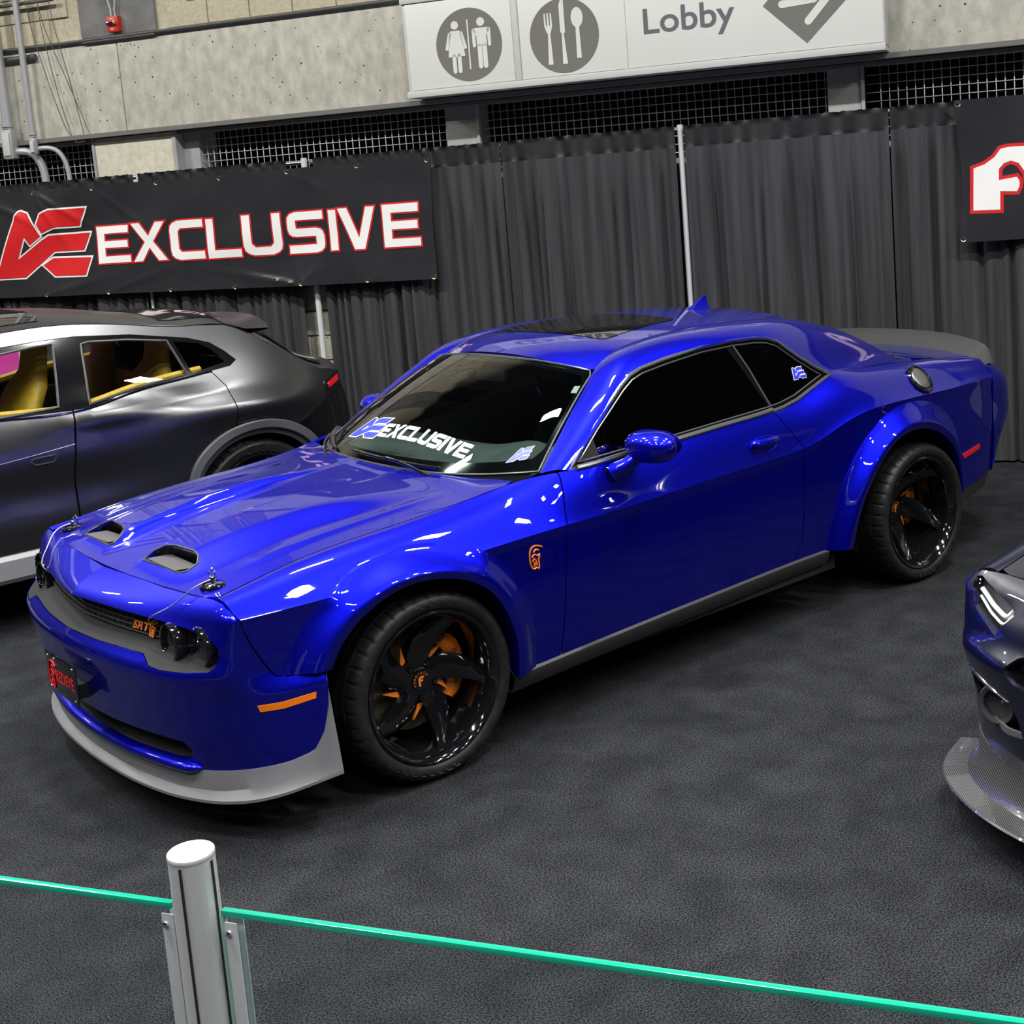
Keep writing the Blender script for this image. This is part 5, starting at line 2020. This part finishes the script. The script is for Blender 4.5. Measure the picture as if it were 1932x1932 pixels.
# ------------------------------------------------------------------ wheels (outer face toward local -y)
def make_wheel(parent, loc, rotz, inset_h, label_parts=True, spin=0.0, tyre_w=.305, R=.350, RR=.281, caliper=True, accent='orange_paint'):
    """returns the wheel part; tyre, caliper ... are its children. y=0 plane is the outer rim lip"""
    rim = MB()
    rim.lathe([(RR - .004, .012), (RR, .004), (RR + .001, -.003), (RR - .004, -.007), (RR - .012, -.004), (RR - .018, .006), (RR - .030, .022), (RR - .036, .045), (RR - .038, inset_h + .06), (RR - .045, inset_h + .10), (RR - .02, .26), (RR - .004, .27)], 72, 'y')
    w = rim.build('wheel', 'black_gloss', parent, 50)
    w.location = loc
    w.rotation_euler = (0, 0, rotz)
    # tyre
    n = 240
    prof = [(RR - .002, .006, 0), (RR + .004, -.001, 0), (RR + .012, -.007, 0), (RR + .026, -.011, 0), (R - .030, -.010, 0), (R - .018, -.003, 0), (R - .0085, .010, 1), (R - .003, .026, 1), (R - .001, .048, 1), (R - .0075, .0495, 0), (R - .0075, .056, 0), (R, .0575, .4),
            (R, .098, .4), (R - .008, .0995, 0), (R - .008, .108, 0), (R, .1095, .4), (R, .155, .4), (R - .008, .1565, 0), (R - .008, .165, 0), (R, .1665, .4), (R, .21, .4), (R - .008, .2115, 0), (R - .008, .22, 0), (R - .001, .2215, 1), (R - .006, .262, 1), (R - .03, .280, 0), (RR + .01, .272, 0)]
    vs = []
    for r, h, k in prof:
        for j in range(n):
            q = 2 * PI * j / n
            rr = r - (.0055 * k if (j % 6 == 0 and k) else 0)
            tw = q + .03 * (h - .1) * k
            vs.append((rr * math.cos(tw), h, rr * math.sin(tw)))
    fs = []
    for i in range(len(prof) - 1):
        for j in range(n):
            j2 = (j + 1) % n
            fs.append((i * n + j, i * n + j2, (i + 1) * n + j2, (i + 1) * n + j))
    ty = MB()
    ty.add(vs, fs)
    ty.build('tyre', 'tyre_rubber', w, 28)
    # raised sidewall marks: zig-zag band and two chevrons
    sm = MB()
    rm = (RR + R) / 2 - .004
    for a0 in (40, 220):
        for k in range(9):
            a = math.radians(a0 + k * 7)
            a2 = a + math.radians(3.2)
            sm.tube([(.302 * math.cos(a), -.0113, .302 * math.sin(a)), (.318 * math.cos(a2), -.0112, .318 * math.sin(a2)), (.318 * math.cos(a2 + .05), -.0112, .318 * math.sin(a2 + .05))], .0012, 4)
    sm.build('sidewall_relief', 'tyre_letter', w)
    # hub, five swept blades
    H = inset_h
    hub = MB()
    hub.lathe([(.001, H - .012), (.050, H - .012), (.072, H - .006), (.088, H + .004), (.092, H + .03), (.085, H + .06)], 40, 'y')
    hub.build('hub', 'black_gloss', w, 40)
    for k in range(5):
        base = spin + 2 * PI * k / 5
        sp = MB()
        rows = []
        for t in np.linspace(0, 1, 12):
            r = .055 + (RR - .036 - .055) * t
            sweep = -.46 * t ** 1.2
            th = base + sweep
            half = (.037 + .014 * math.sin(PI * min(1, t * 1.1)) - .002 * t)
            yd = H - .004 - (H - .03) * t ** 1.6 * .80
            tx, tz_ = -math.sin(th), math.cos(th)
            cx, cz = r * math.cos(th), r * math.sin(th)
            thick = .030
            lean = .020 * t
            rows.append([(cx + tx * half, yd + lean + .003, cz + tz_ * half), (cx + tx * half * .55, yd + lean * .5 - .006, cz + tz_ * half * .55), (cx - tx * half * .3, yd - .007, cz - tz_ * half * .3), (cx - tx * half, yd - lean * .3, cz - tz_ * half),
                         (cx - tx * half, yd + thick, cz - tz_ * half), (cx + tx * half, yd + thick + lean, cz + tz_ * half)])
        v, f = grid(rows, True)
        sp.add(v, f)
        sp.build('spoke', 'black_gloss', w, 32)
        # coloured wedge between blade roots
        a = base + 2 * PI / 10 + .08
        ac = MB()
        tri = [(.092, a - .20), (.092, a + .14), (.150, a - .30)]
        pts = [(r_ * math.cos(q_), r_ * math.sin(q_)) for r_, q_ in tri]
        ac.prism(pts, lambda p, q: (p, H + .006, q), lambda p, q: (p, H + .02, q))
        ac.build('accent_wedge', accent, w)
        MB().lathe([(.001, H - .016), (.009, H - .016), (.010, H - .008), (.010, H)], 6, 'y', (.064 * math.cos(base + .62), 0, .064 * math.sin(base + .62))).build('wheel_nut', 'black_gloss', w)
    # centre cap with F mark and ring of letters
    cap = MB().lathe([(.001, H - .018), (.034, H - .018), (.037, H - .012)], 32, 'y').build('centre_cap', 'black_gloss', w)
    Fm = [(-.012, -.016), (-.012, .010), (.0, .019), (.013, .017), (.010, .010), (.002, .010), (-.003, .005), (.009, .004), (.006, -.002), (-.003, -.002), (-.003, -.020), (-.008, -.020)]
    mb = MB()
    mb.prism(Fm, lambda p, q: (p, H - .0195, q), lambda p, q: (p, H - .018, q))
    mb.build('cap_mark', accent, w)
    mb = MB()
    for i, ch in enumerate('FORGIATO'):
        tv, tf = text_poly(ch, .013, .0)
        a = math.radians(200 - i * 23)
        cxx = tv[:, 0].mean()
        vv = []
        for p, q in tv:
            lx, ly = p - cxx, q + .026
            ca, sa = math.cos(a - PI / 2), math.sin(a - PI / 2)
            vv.append((lx * ca - ly * sa, H - .0195, lx * sa + ly * ca))
        mb.add(vv, tf)
    mb.build('cap_letters', accent, w)
    # brake
    disc = MB().lathe([(.075, H + .055), (.198, H + .055), (.198, H + .085), (.075, H + .085)], 48, 'y').build('brake_disc', 'brake_disc', w, 40)
    MB().lathe([(.001, H + .05), (.085, H + .045), (.09, H + .06)], 32, 'y').build('disc_bell', 'dark_plastic', w)
    if caliper:
        ca = MB()
        rows = []
        for q in np.linspace(math.radians(-38), math.radians(40), 14):
            e = 1 - .10 * abs((q - .02) / .7) ** 4
            ring = []
            for r_, h_ in ((.150, H + .05), (.150, H + .026), (.168, H + .018), (.200 * e + .005, H + .018), (.222 * e, H + .028), (.224 * e, H + .10), (.15, H + .11)):
                ring.append((r_ * math.cos(q), h_, r_ * math.sin(q)))
            rows.append(ring)
        v, f = grid(rows)
        ca.add(v, f)
        ca.add(rows[0], [tuple(range(7))])
        ca.add(rows[-1], [tuple(range(7))])
        cal = ca.build('brake_caliper', accent, w, 35)
        mb = MB()
        tv, tf = text_poly('brembo', .034, .0)
        vv = []
        for p, q in tv:
            a = math.radians(12) - p / .185
            r_ = .176 + q * .9
            vv.append((r_ * math.cos(a), H + .0165, r_ * math.sin(a)))
        mb.add(vv, tf)
        th = np.linspace(0, 2 * PI, 17)[:-1]
        a = math.radians(17)
        for rr_ in (.012, .006):
            mb.tube(np.stack([.186 * math.cos(a) + rr_ * np.cos(th), H + .017 + 0 * th, .186 * math.sin(a) + rr_ * np.sin(th)], 1), .0015, 4, closed=True)
        mb.build('caliper_lettering', 'black_matte', w, None)
    return w


make_wheel(CARX, (0, -.946, .350), 0, .115, spin=math.radians(90))
make_wheel(CARX, (2.95, -.944, .350), 0, .185, spin=math.radians(70))
make_wheel(CARX, (0, .946, .350), PI, .115, spin=math.radians(20))
make_wheel(CARX, (2.95, .944, .350), PI, .185, spin=math.radians(40))


# ------------------------------------------------------------------ grey crossover behind
SUVC = 3.2
SUV = empty('grey_crossover', (-.55, SUVC, 0))
tag(SUV, 'satin dark grey crossover with yellow leather seats parked behind the blue coupe', 'car')
SI = Matrix.Translation(Vector((.55, -SUVC, 0)))


def sp_(o):
    o.parent = SUV
    o.matrix_parent_inverse = SI
    return o


_sw = Spl([.22, .42, .65, .85, 1.0, 1.13, 1.35, 1.6], [.93, .965, .985, .985, .965, .925, .805, .64])


def suv_w(x, z):
    x = np.asarray(x, float)
    z = np.asarray(z, float)
    b = _sw(z)
    b = b + .062 * np.exp(-((x - .98) / .42) ** 2 - ((z - .98) / .085) ** 2) - .030 * np.exp(-((x + .3) / .8) ** 2 - ((z - .72) / .13) ** 2)
    b = b + .030 * np.exp(-((x - .15) / .30) ** 2 - ((z - 1.06) / .05) ** 2) - .022 * np.exp(-((x - .55) / .25) ** 2 - ((z - 1.08) / .05) ** 2)
    b = b + .030 * np.exp(-((x + 2.05) / .5) ** 2 - ((z - .9) / .13) ** 2)
    b = b - .4 * np.maximum(x - .9, 0) ** 2.6 - .42 * np.maximum(-2.2 - x, 0) ** 2.3
    return b


def suv(x, z, push=0.0):
    return np.stack([np.asarray(x, float), SUVC - suv_w(x, z) - push, np.asarray(z, float)], 1)


def out_suv(P):
    return np.stack([0 * P[:, 0], P[:, 1] - SUVC, 0 * P[:, 2] + .05], 1)


def smir(p):
    v, n, f = p
    v = np.array(v) * (1, -1, 1) + (0, 2 * SUVC, 0)
    return v, np.array(n) * (1, -1, 1), [tuple(reversed(q)) for q in f]


def sboth(nm, outline, m, push=0.0, holes=(), res=.05, flange=.012):
    p = surf(lambda x, z: suv(x, z, push), outline, holes, res, flange, out=out_suv)
    a = sp_(pobj(nm, p, m))
    b = sp_(pobj(nm, smir(p), m))
    return a, b


AO = [(.485, .42), (.497, .53), (.526, .636), (.569, .714), (.643, .787), (.724, .837), (.853, .880), (.985, .890), (1.12, .868), (1.25, .81), (1.36, .72), (1.42, .62), (1.44, .45)]
AI = [(.555, .36), (.575, .53), (.607, .625), (.68, .708), (.778, .772), (.884, .802), (.985, .808), (1.10, .785), (1.21, .73), (1.30, .64), (1.345, .53), (1.35, .42)]
FO = [(x - 3.03, z) for x, z in AO]
FI = [(x - 3.03, z) for x, z in AI]
GW = 'grey_wrap'
rd = [(-.052, 1.112), (.024, 1.112), (.274, 1.153), (.55, 1.182), (.757, 1.200), (.822, 1.107), (.836, .98), (.830, .888), (.724, .845), (.643, .797), (.566, .722), (.518, .64), (.488, .53), (.478, .42), (-.10, .42), (-.096, .77), (-.069, .968)]
fd = [(-.062, 1.112), (-.43, 1.122), (-.9, 1.115), (-1.25, 1.09), (-1.30, .9), (-1.31, .65), (-1.30, .42), (-.11, .42), (-.106, .77), (-.079, .968)]
rdoor, rdoor2 = sboth('rear_door', rd, GW)
fdoor, fdoor2 = sboth('front_door', fd, GW)
TRIM = [(-1.62, 1.14), (-1.25, 1.33), (-.9, 1.43), (-.6, 1.458), (-.324, 1.472), (-.128, 1.480), (.076, 1.480), (.38, 1.452), (.69, 1.395), (.811, 1.353), (.882, 1.295), (.932, 1.241), (.886, 1.213), (.764, 1.203), (.55, 1.184), (.274, 1.155), (.024, 1.114), (-.43, 1.124), (-.9, 1.117), (-1.25, 1.093)]
quarter = [(.764, 1.200), (.886, 1.213), (.934, 1.241), (.884, 1.298), (.813, 1.356), (.69, 1.398), (.38, 1.456), (.076, 1.484), (-.128, 1.484), (-.324, 1.476), (-.6, 1.462), (-.9, 1.434), (-1.25, 1.334), (-1.62, 1.143), (-1.66, 1.16), (-1.3, 1.385), (-.95, 1.495), (-.6, 1.535), (-.303, 1.548), (-.102, 1.555), (.146, 1.543), (.398, 1.508), (.714, 1.463), (.964, 1.435), (1.08, 1.371),
           (1.237, 1.252), (1.341, 1.175), (1.50, 1.105), (1.60, 1.085), (1.655, 1.05), (1.66, .985), (1.488, .925), (1.40, .885), (1.31, .838), (1.245, .815), (1.12, .876), (.985, .898), (.853, .888), (.836, .890), (.842, .98), (.828, 1.107)]
sboth('rear_quarter', quarter, GW)
bump = [(1.25, .807), (1.31, .833), (1.40, .88), (1.488, .92), (1.66, .98), (1.70, .9), (1.71, .75), (1.67, .55), (1.60, .42), (1.45, .40), (1.43, .62), (1.37, .72)]
sboth('rear_bumper', bump, 'black_gloss')
fw = [(-1.255, 1.09), (-1.66, 1.12), (-2.1, 1.06), (-2.5, .98), (-2.75, .90), (-2.80, .72), (-2.60, .70), (-2.38, .85), (-2.2, .88), (-2.045, .90), (-1.9, .87), (-1.74, .77), (-1.62, .62), (-1.60, .42), (-1.31, .42), (-1.318, .65), (-1.306, .9)]
sboth('front_wing', fw, GW)
# arch trims and skirt in lighter satin
for O_, I_ in ((AO, AI), (FO, FI)):
    for s in (1, -1):
        o_ = smooth_curve(O_, 40)
        i_ = smooth_curve(I_, 40)
        rows = []
        for q, pu in ((0, -.01), (0, .012), (.08, .022), (.55, .030), (.62, .027), (.64, .012), (1, .004), (1, -.05)):
            p = o_ + (i_ - o_) * q
            r = suv(p[:, 0], p[:, 1], pu)
            rows.append(r if s > 0 else r * (1, -1, 1) + (0, 2 * SUVC, 0))
        v, f = grid(rows)
        mb = MB()
        mb.add(v, f)
        sp_(mb.build('arch_trim', 'grey_trim', None, 30))
for s in (1, -1):
    xs_ = np.linspace(-1.60, .56, 30)
    rows = []
    for z, pu in ((.425, -.01), (.42, .012), (.40, .03), (.30, .035), (.275, .02), (.255, -.06)):
        r = suv(xs_, z + 0 * xs_, pu)
        rows.append(r if s > 0 else r * (1, -1, 1) + (0, 2 * SUVC, 0))
    v, f = grid(rows)
    mb = MB()
    mb.add(v, f)
    sp_(mb.build('side_skirt', 'skirt_grey', None, 30))
# windows
WF = [(-1.14, 1.15), (-.95, 1.28), (-.75, 1.375), (-.5, 1.42), (-.334, 1.440), (-.154, 1.456), (-.052, 1.458), (-.125, 1.140), (-.43, 1.132), (-.9, 1.128)]
WR = [(.095, 1.44), (.135, 1.446), (.35, 1.43), (.570, 1.396), (.618, 1.203), (.30, 1.172), (.04, 1.128), (.05, 1.2)]
WQ = [(.605, 1.386), (.745, 1.361), (.808, 1.316), (.865, 1.240), (.65, 1.204)]
sboth('window_frame', TRIM, 'black_gloss', .0, [WF, WR, WQ], .06, .01)
for nm, q in (('front_window', WF), ('rear_window', WR), ('quarter_window', WQ)):
    sboth(nm, inset(q, -.008), 'suv_glass', -.008, (), .1, 0)
for s in (1, -1):
    for q, nm in ((WR, 'window_seal'), (WF, 'window_seal')):
        P = resample(q, .05)
        e_ = suv(P[:, 0], P[:, 1], .002)
        e_ = e_ if s > 0 else e_ * (1, -1, 1) + (0, 2 * SUVC, 0)
        sp_(MB().tube(e_, .007, 5, closed=True).build(nm, 'dark_steel'))
    P = np.array([(.765, 1.200), (.55, 1.181), (.274, 1.151), (.024, 1.110), (-.43, 1.120), (-.9, 1.113), (-1.25, 1.09)])
    e_ = suv(P[:, 0], P[:, 1], .004)
    e_ = e_ if s > 0 else e_ * (1, -1, 1) + (0, 2 * SUVC, 0)
    sp_(MB().tube(smooth_curve(e_, 40), .005, 5).build('belt_moulding', 'black_gloss'))
    P = resample([(-.319, .885), (-.303, .899), (-.182, .901), (-.202, .865), (-.298, .864)], .03)
    e_ = suv(P[:, 0], P[:, 1], .002)
    e_ = e_ if s > 0 else e_ * (1, -1, 1) + (0, 2 * SUVC, 0)
    sp_(MB().tube(e_, .0035, 5, closed=True).build('door_handle', 'dark_steel'))
    P = np.array([(-1.0, .875), (-.472, .902), (-.281, .918), (-.082, .938)])
    e_ = suv(P[:, 0], P[:, 1], .0)
    e_ = e_ if s > 0 else e_ * (1, -1, 1) + (0, 2 * SUVC, 0)
    sp_(MB().tube(e_, .002, 4).build('door_crease', GW))
# roof, glass roof, spoiler
RE = Spl([-1.66, -1.3, -.95, -.6, -.303, -.102, .146, .398, .714, .964, 1.08], [1.16, 1.385, 1.495, 1.535, 1.548, 1.555, 1.543, 1.508, 1.463, 1.435, 1.371])


def sroof(x, q):
    x = np.asarray(x, float)
    q = np.asarray(q, float)
    z = RE(x)
    w = suv_w(x, z) + .004
    cr = np.interp(x, [-1.7, -1.0, -.2, .5, 1.0, 1.3], [.06, .085, .075, .065, .06, .06])
    zz = z + cr * (1 - np.abs(q) ** 2.6)
    xx = x + .25 * np.maximum(x - .7, 0) * (1 - q ** 2)
    return np.stack([xx, SUVC - w * q, zz], 1)


sp_(pobj('roof', surf(sroof, [(-.95, -1), (1.07, -1), (1.07, 1), (-.95, 1)], res=.07, sc=(1, .65), flange=.02, out=out_up), GW))
sp_(pobj('glass_roof', surf(lambda x, q: sroof(x, q) + np.array([0, 0, .004]), [(-.93, -.86), (-.06, -.86), (-.03, -.7), (-.03, .7), (-.06, .86), (-.93, .86)], res=.07, sc=(1, .65), flange=.008, out=out_up), 'roof_glass'))
sp_(pobj('windscreen', surf(sroof, [(-1.66, -.99), (-.96, -.99), (-.96, .99), (-1.66, .99)], res=.1, sc=(1, .65), flange=.0, out=out_up), 'suv_glass'))
sp_(pobj('rear_roof_insert', surf(lambda x, q: sroof(x, q) + np.array([0, 0, .004]), [(.62, -.80), (.98, -.80), (.98, .80), (.62, .80)], res=.07, sc=(1, .65), flange=.008, out=out_up), 'black_gloss'))
rows = []
qs = np.linspace(-1, 1, 31)
b0 = sroof(.93 + 0 * qs, qs * .98)
b1 = sroof(1.06 + 0 * qs, qs * .98)
tip = b1 + np.array([.15, 0, .004])
tip[:, 0] += .06 * (1 - qs ** 2)
for r in (b0 + np.array([0, 0, .004]), b1 + np.array([.0, 0, .016]), tip, tip - np.array([.006, 0, .008]), b1 - np.array([.01, 0, .02])):
    rows.append(r)
v, f = grid(rows)
mb = MB()
mb.add(v, f)
sp_(mb.build('roof_spoiler', GW, None, 40))
# tailgate and rear face
ED = np.array([(1.075, 1.375), (1.16, 1.315), (1.237, 1.252), (1.341, 1.175), (1.50, 1.105), (1.60, 1.085), (1.655, 1.05), (1.66, .98), (1.70, .88), (1.71, .72), (1.67, .55), (1.60, .42)])


def gate(k0, k1, nm, m, push=0.0, qmax=1.0):
    P = smooth_curve(ED[k0:k1], 14)
    rows = []
    for q in np.linspace(-qmax, qmax, 25):
        w = suv_w(P[:, 0], P[:, 1])
        bul = .27 if k1 < 9 else .20
        rows.append(np.stack([P[:, 0] + .24 * (1 - q ** 2) + push, SUVC - w * q, P[:, 1] + (.02 if k0 < 5 else 0) * (1 - q ** 2) + push * .6], 1))
    v, f = grid(rows)
    mb = MB()
    mb.add(v, f)
    return sp_(mb.build(nm, m, None, 45))


gate(0, 8, 'tailgate', GW)
gate(0, 5, 'rear_screen', 'black_gloss', .006, .84)
gate(7, 12, 'rear_panel', 'black_gloss')
sboth('tail_lamp_bezel', [(1.495, 1.030), (1.648, 1.074), (1.652, .985), (1.49, .935)], 'black_gloss', .006, (), .03, .006)
sboth('tail_lamp', [(1.525, 1.018), (1.635, 1.050), (1.632, 1.015), (1.52, .985)], 'red_lens', .011, (), .03, .006)
# bonnet and nose (faces away from the photograph)
xs_ = np.linspace(-2.75, -1.66, 14)
zt_ = np.interp(xs_, [-2.75, -2.5, -2.1, -1.66], [.90, .98, 1.06, 1.13])
rows = []
for q in np.linspace(-1, 1, 17):
    rows.append(np.stack([xs_ - .18 * (1 - q ** 2) * (xs_ < -2.0) * (-2.0 - xs_) / .75, SUVC - suv_w(xs_, zt_) * q, zt_ + .05 * (1 - q ** 2)], 1))
v, f = grid(rows)
mb = MB()
mb.add(v, f)
sp_(mb.build('bonnet', GW, None, 45))
rows = []
for z in (.92, .8, .65, .5, .35):
    rows.append([(-2.79 - .16 * (1 - q ** 2) + .08 * (.92 - z), SUVC - suv_w(np.array([-2.77]), np.array([z]))[0] * q, z + (.04 * (1 - q ** 2) if z > .9 else 0)) for q in np.linspace(-1, 1, 17)])
v, f = grid(rows)
mb = MB()
mb.add(v, f)
sp_(mb.build('front_bumper', 'black_gloss', None, 45))
mb = MB()
mb.box((-2.5, SUVC - .8, .24), (1.5, SUVC + .8, .40))
sp_(mb.build('underbody', 'black_matte'))
for x0 in (.965, -2.065):
    for s in (-1, 1):
        mb = MB()
        mb.lathe([(.43, s * .88), (.43, s * .55), (.001, s * .55)], 30, 'y', (x0, SUVC, .40), math.radians(-5), math.radians(185))
        sp_(mb.build('wheel_housing', 'black_matte'))
# cabin
Y = 'yellow_leather'
mb = MB()
mb.box((-1.5, SUVC - .80, .42), (1.25, SUVC + .80, .55))
mb.box((1.02, SUVC - .72, .5), (1.10, SUVC + .72, 1.05))
sp_(mb.build('cabin_floor', 'cabin_black'))
for y in (SUVC - .42, SUVC + .42):
    sp_(seat('front_seat', -.33, y, Y, None, 1.08, .55))
    sp_(seat('rear_seat', .40, y, Y, None, 1.02, .55))
for s in (-1, 1):
    mb = MB()
    mb.box((-1.2, SUVC + s * .83 - .03, .5), (.80, SUVC + s * .83 + .03, 1.06), None, (0, 0, 0), .02)
    sp_(mb.build('door_card', 'cabin_black'))
    mb = MB()
    P = np.array([(.72, 1.21), (.5, 1.192), (.27, 1.163), (.03, 1.122), (-.4, 1.132), (-1.0, 1.125)])
    e_ = suv(P[:, 0], P[:, 1], -.05)
    e_ = e_ if s < 0 else e_ * (1, -1, 1) + (0, 2 * SUVC, 0)
    sp_(MB().tube(smooth_curve(e_, 30), .026, 7).build('door_top_pad', Y))
mb = MB()
mb.box((-1.25, SUVC - .78, .75), (-.95, SUVC + .78, 1.08), None, (0, 0, 0), .06)
sp_(mb.build('dashboard', 'cabin_black'))
rows = []
xs_ = np.linspace(-.9, .95, 12)
for q in np.linspace(-.93, .93, 9):
    rows.append(sroof(xs_, q + 0 * xs_) - np.array([0, 0, .045]))
v, f = grid(rows)
mb = MB()
mb.add(v, f)
sp_(mb.build('headliner', 'cabin_black'))
sp_(MB().box((.62, SUVC - .6, 1.0), (.70, SUVC + .6, 1.18), None, (0, 0, 0), .03).build('rear_bench', Y))
for x0 in (.965, -2.065):
    for s in (-1, 1):
        wv = make_wheel(None, (x0, SUVC + s * .955, .385), 0 if s < 0 else PI, .06, spin=.3, R=.385, RR=.300, caliper=False, accent='black_gloss')
        sp_(wv)

# ------------------------------------------------------------------ dark sports car nose
DK0 = (1.70, -3.40, 0)
DK = empty('dark_sports_car', DK0)
tag(DK, 'near-black navy sports car with carbon fibre splitter beside the blue coupe', 'car')
NV = 'navy_paint'
SKIP = {'chin_lip', 'front_bumper', 'bonnet', 'grille_surround', 'intake_surround', 'grille_backing', 'intake_backing', 'grille_mesh', 'intake_grille', 'headlamp', 'front_splitter', 'licence_plate', 'grille_lettering', 'grille_badge',
        'side_marker', 'scoop_rim', 'scoop_duct', 'bonnet_pin', 'wing_badge', 'screen_emblem', 'screen_emblem_outline', 'corner_emblem', 'corner_emblem_outline', 'screen_letter', 'window_emblem', 'window_emblem_outline', 'screen_permit', 'wheel', 'fuel_filler', 'lip_spoiler'}
for ch in [o for o in bpy.data.objects if o.parent is CARX]:
    base = ch.name.split('.')[0]
    if base in SKIP:
        continue
    c = ch.copy()
    COL.objects.link(c)
    c.parent = DK
    if ch.data.materials and ch.data.materials[0].name == 'blue_paint':
        c.material_slots[0].link = 'OBJECT'
        c.material_slots[0].material = MATS[NV]
    for g2 in ch.children:
        d = g2.copy()
        COL.objects.link(d)
        d.parent = c
        if g2.data.materials and g2.data.materials[0].name == 'blue_paint':
            d.material_slots[0].link = 'OBJECT'
            d.material_slots[0].material = MATS[NV]
for (x, y, r) in ((0, -.946, 0), (2.95, -.944, 0), (0, .946, PI), (2.95, .944, PI)):
    make_wheel(DK, (x, y, .350), r, .09, spin=.5, caliper=False, accent='black_gloss')
pobj('bonnet', surf(hood, hood_out, (), res=.035, flange=.014, out=out_up), NV, DK)
dgr = symm([(0, .70), (.35, .70), (.56, .675), (.63, .64), (.66, .60), (.62, .565), (.45, .54), (0, .53)])
lampD = [(.875, .812), (.862, .77), (.85, .73), (.81, .70), (.75, .668), (.738, .70), (.70, .745), (.74, .767), (.855, .818)]
fogD = [(.90, .53), (.84, .535), (.75, .515), (.655, .49), (.63, .44), (.63, .385), (.70, .375), (.78, .39), (.86, .44)]


def m_(p):
    return [(-a, z) for a, z in p]


dkb = [(a, z) for a, z in half]
pobj('front_bumper', surf(fascia, symm(dkb), [dgr, lampD, m_(lampD), fogD, m_(fogD)], res=.03, flange=.014, out=out_front), NV, DK)


def dk_ring(poly, ins, dx, nm, m, back):
    P = resample(poly, .025)
    a = fascia(P[:, 0], P[:, 1]) + np.array([.003, 0, 0])
    c = P.mean(0)
    q = c + (P - c) * ins
    b = fascia(q[:, 0], q[:, 1]) + np.array([dx, 0, 0])
    v, f = grid([list(a) + [a[0]], list(b) + [b[0]]])
    mb = MB()
    mb.add(v, f)
    o = mb.build(nm, m, DK, 40)
    v, n, f = surf(lambda s_, z_: fascia(s_, z_) + np.array([dx, 0, 0]), q, res=.04, flange=0, out=out_front)
    obj(nm + '_back', mesh(nm, v, f, back, normals=n), o)
    return o


dk_ring(dgr, .96, .06, 'grille_recess', 'black_gloss', 'void_black')
for sg_ in (1, -1):
    L_ = lampD if sg_ > 0 else m_(lampD)
    lm = dk_ring(L_, .92, .05, 'headlamp', 'dark_plastic', 'satin_grey')
    v, n, f = surf(fascia, [tuple(p) for p in offset_poly(L_, -.002)], res=.03, flange=0, out=out_front)
    obj('lamp_cover', mesh('lamp_cover', v, f, 'lamp_glass', normals=n), lm)
    drl = np.array([(.845, .778), (.825, .76), (.80, .742), (.77, .731), (.737, .726), (.725, .742), (.716, .755)]) * (sg_, 1)
    for o_, r_ in ((0, .008), (-.022, .005)):
        p = fascia(drl[:, 0], drl[:, 1] + o_) + np.array([.022, 0, 0])
        MB().tube(smooth_curve(p, 24), r_, 6).build('light_blade', 'white_ink', lm)
    G_ = fogD if sg_ > 0 else m_(fogD)
    fg = dk_ring(G_, .93, .06, 'fog_pocket', 'dark_plastic', 'black_matte')
    p = fascia(np.array([sg_ * .745]), np.array([.452]))[0]
    MB().lathe([(.062, .05), (.064, .018), (.058, .008), (.046, .012), (.044, .03), (.001, .045)], 32, 'x', tuple(p)).build('fog_lamp', 'dark_steel', fg)
    MB().lathe([(.044, .016), (.03, .010), (.001, .007)], 28, 'x', tuple(p)).build('fog_lens', 'lamp_glass', fg)
    MB().lathe([(.040, .032), (.02, .042), (.001, .044)], 24, 'x', tuple(p)).build('fog_reflector', 'chrome', fg)
    st_ = np.array([(.895, .532), (.84, .537), (.75, .518), (.655, .493), (.70, .505), (.75, .506), (.82, .518)]) * (sg_, 1)
    v, n, f = surf(lambda a, z: fascia(a, z) + np.array([-.003, 0, 0]), st_, res=.02, flange=.006, out=out_front)
    pobj('fog_brow', (v, n, f), 'chrome', DK)
    lo_ = np.array([(.78, .392), (.70, .376), (.63, .386), (.63, .405), (.70, .398), (.77, .41)]) * (sg_, 1)
    v, n, f = surf(lambda a, z: fascia(a, z) + np.array([.004, 0, 0]), lo_, res=.02, flange=.006, out=out_front)
    pobj('lower_lamp', (v, n, f), 'satin_grey', DK)
# carbon lip in two steps
aa = np.concatenate([np.linspace(0, .9, 24), np.linspace(.93, 1.25, 14)])
pb = fascia(aa, .2 + 0 * aa)
outn = np.stack([np.gradient(pb[:, 1]), -np.gradient(pb[:, 0])], 1)
outn /= np.linalg.norm(outn, axis=1)[:, None]
if outn[0][0] > 0:
    outn = -outn
z1 = np.interp(aa, [0, .7, .9, 1.25], [.235, .245, .275, .33])


def dstrip(spec, nm, m):
    rows = []
    for d, z in spec:
        p = fascia(aa, np.maximum(z1, .16)) if d < .02 else pb
        r = np.stack([p[:, 0] + outn[:, 0] * d, p[:, 1] + outn[:, 1] * d, (z1 if z is None else z + 0 * aa)], 1)
        r[0, 1] = 0
        rows.append(np.vstack([r[1:][::-1] * (1, -1, 1), r]))
    v, f = grid(rows)
    mb = MB()
    mb.add(v, f)
    return mb.build(nm, m, DK, 30)


dstrip([(-.012, None), (.004, None), (.020, .20), (.040, .150), (.055, .135)], 'splitter_upright', 'carbon_weave')
dstrip([(.02, .138), (.13, .128), (.135, .122), (.13, .116), (-.1, .118)], 'splitter_blade', 'carbon_weave')
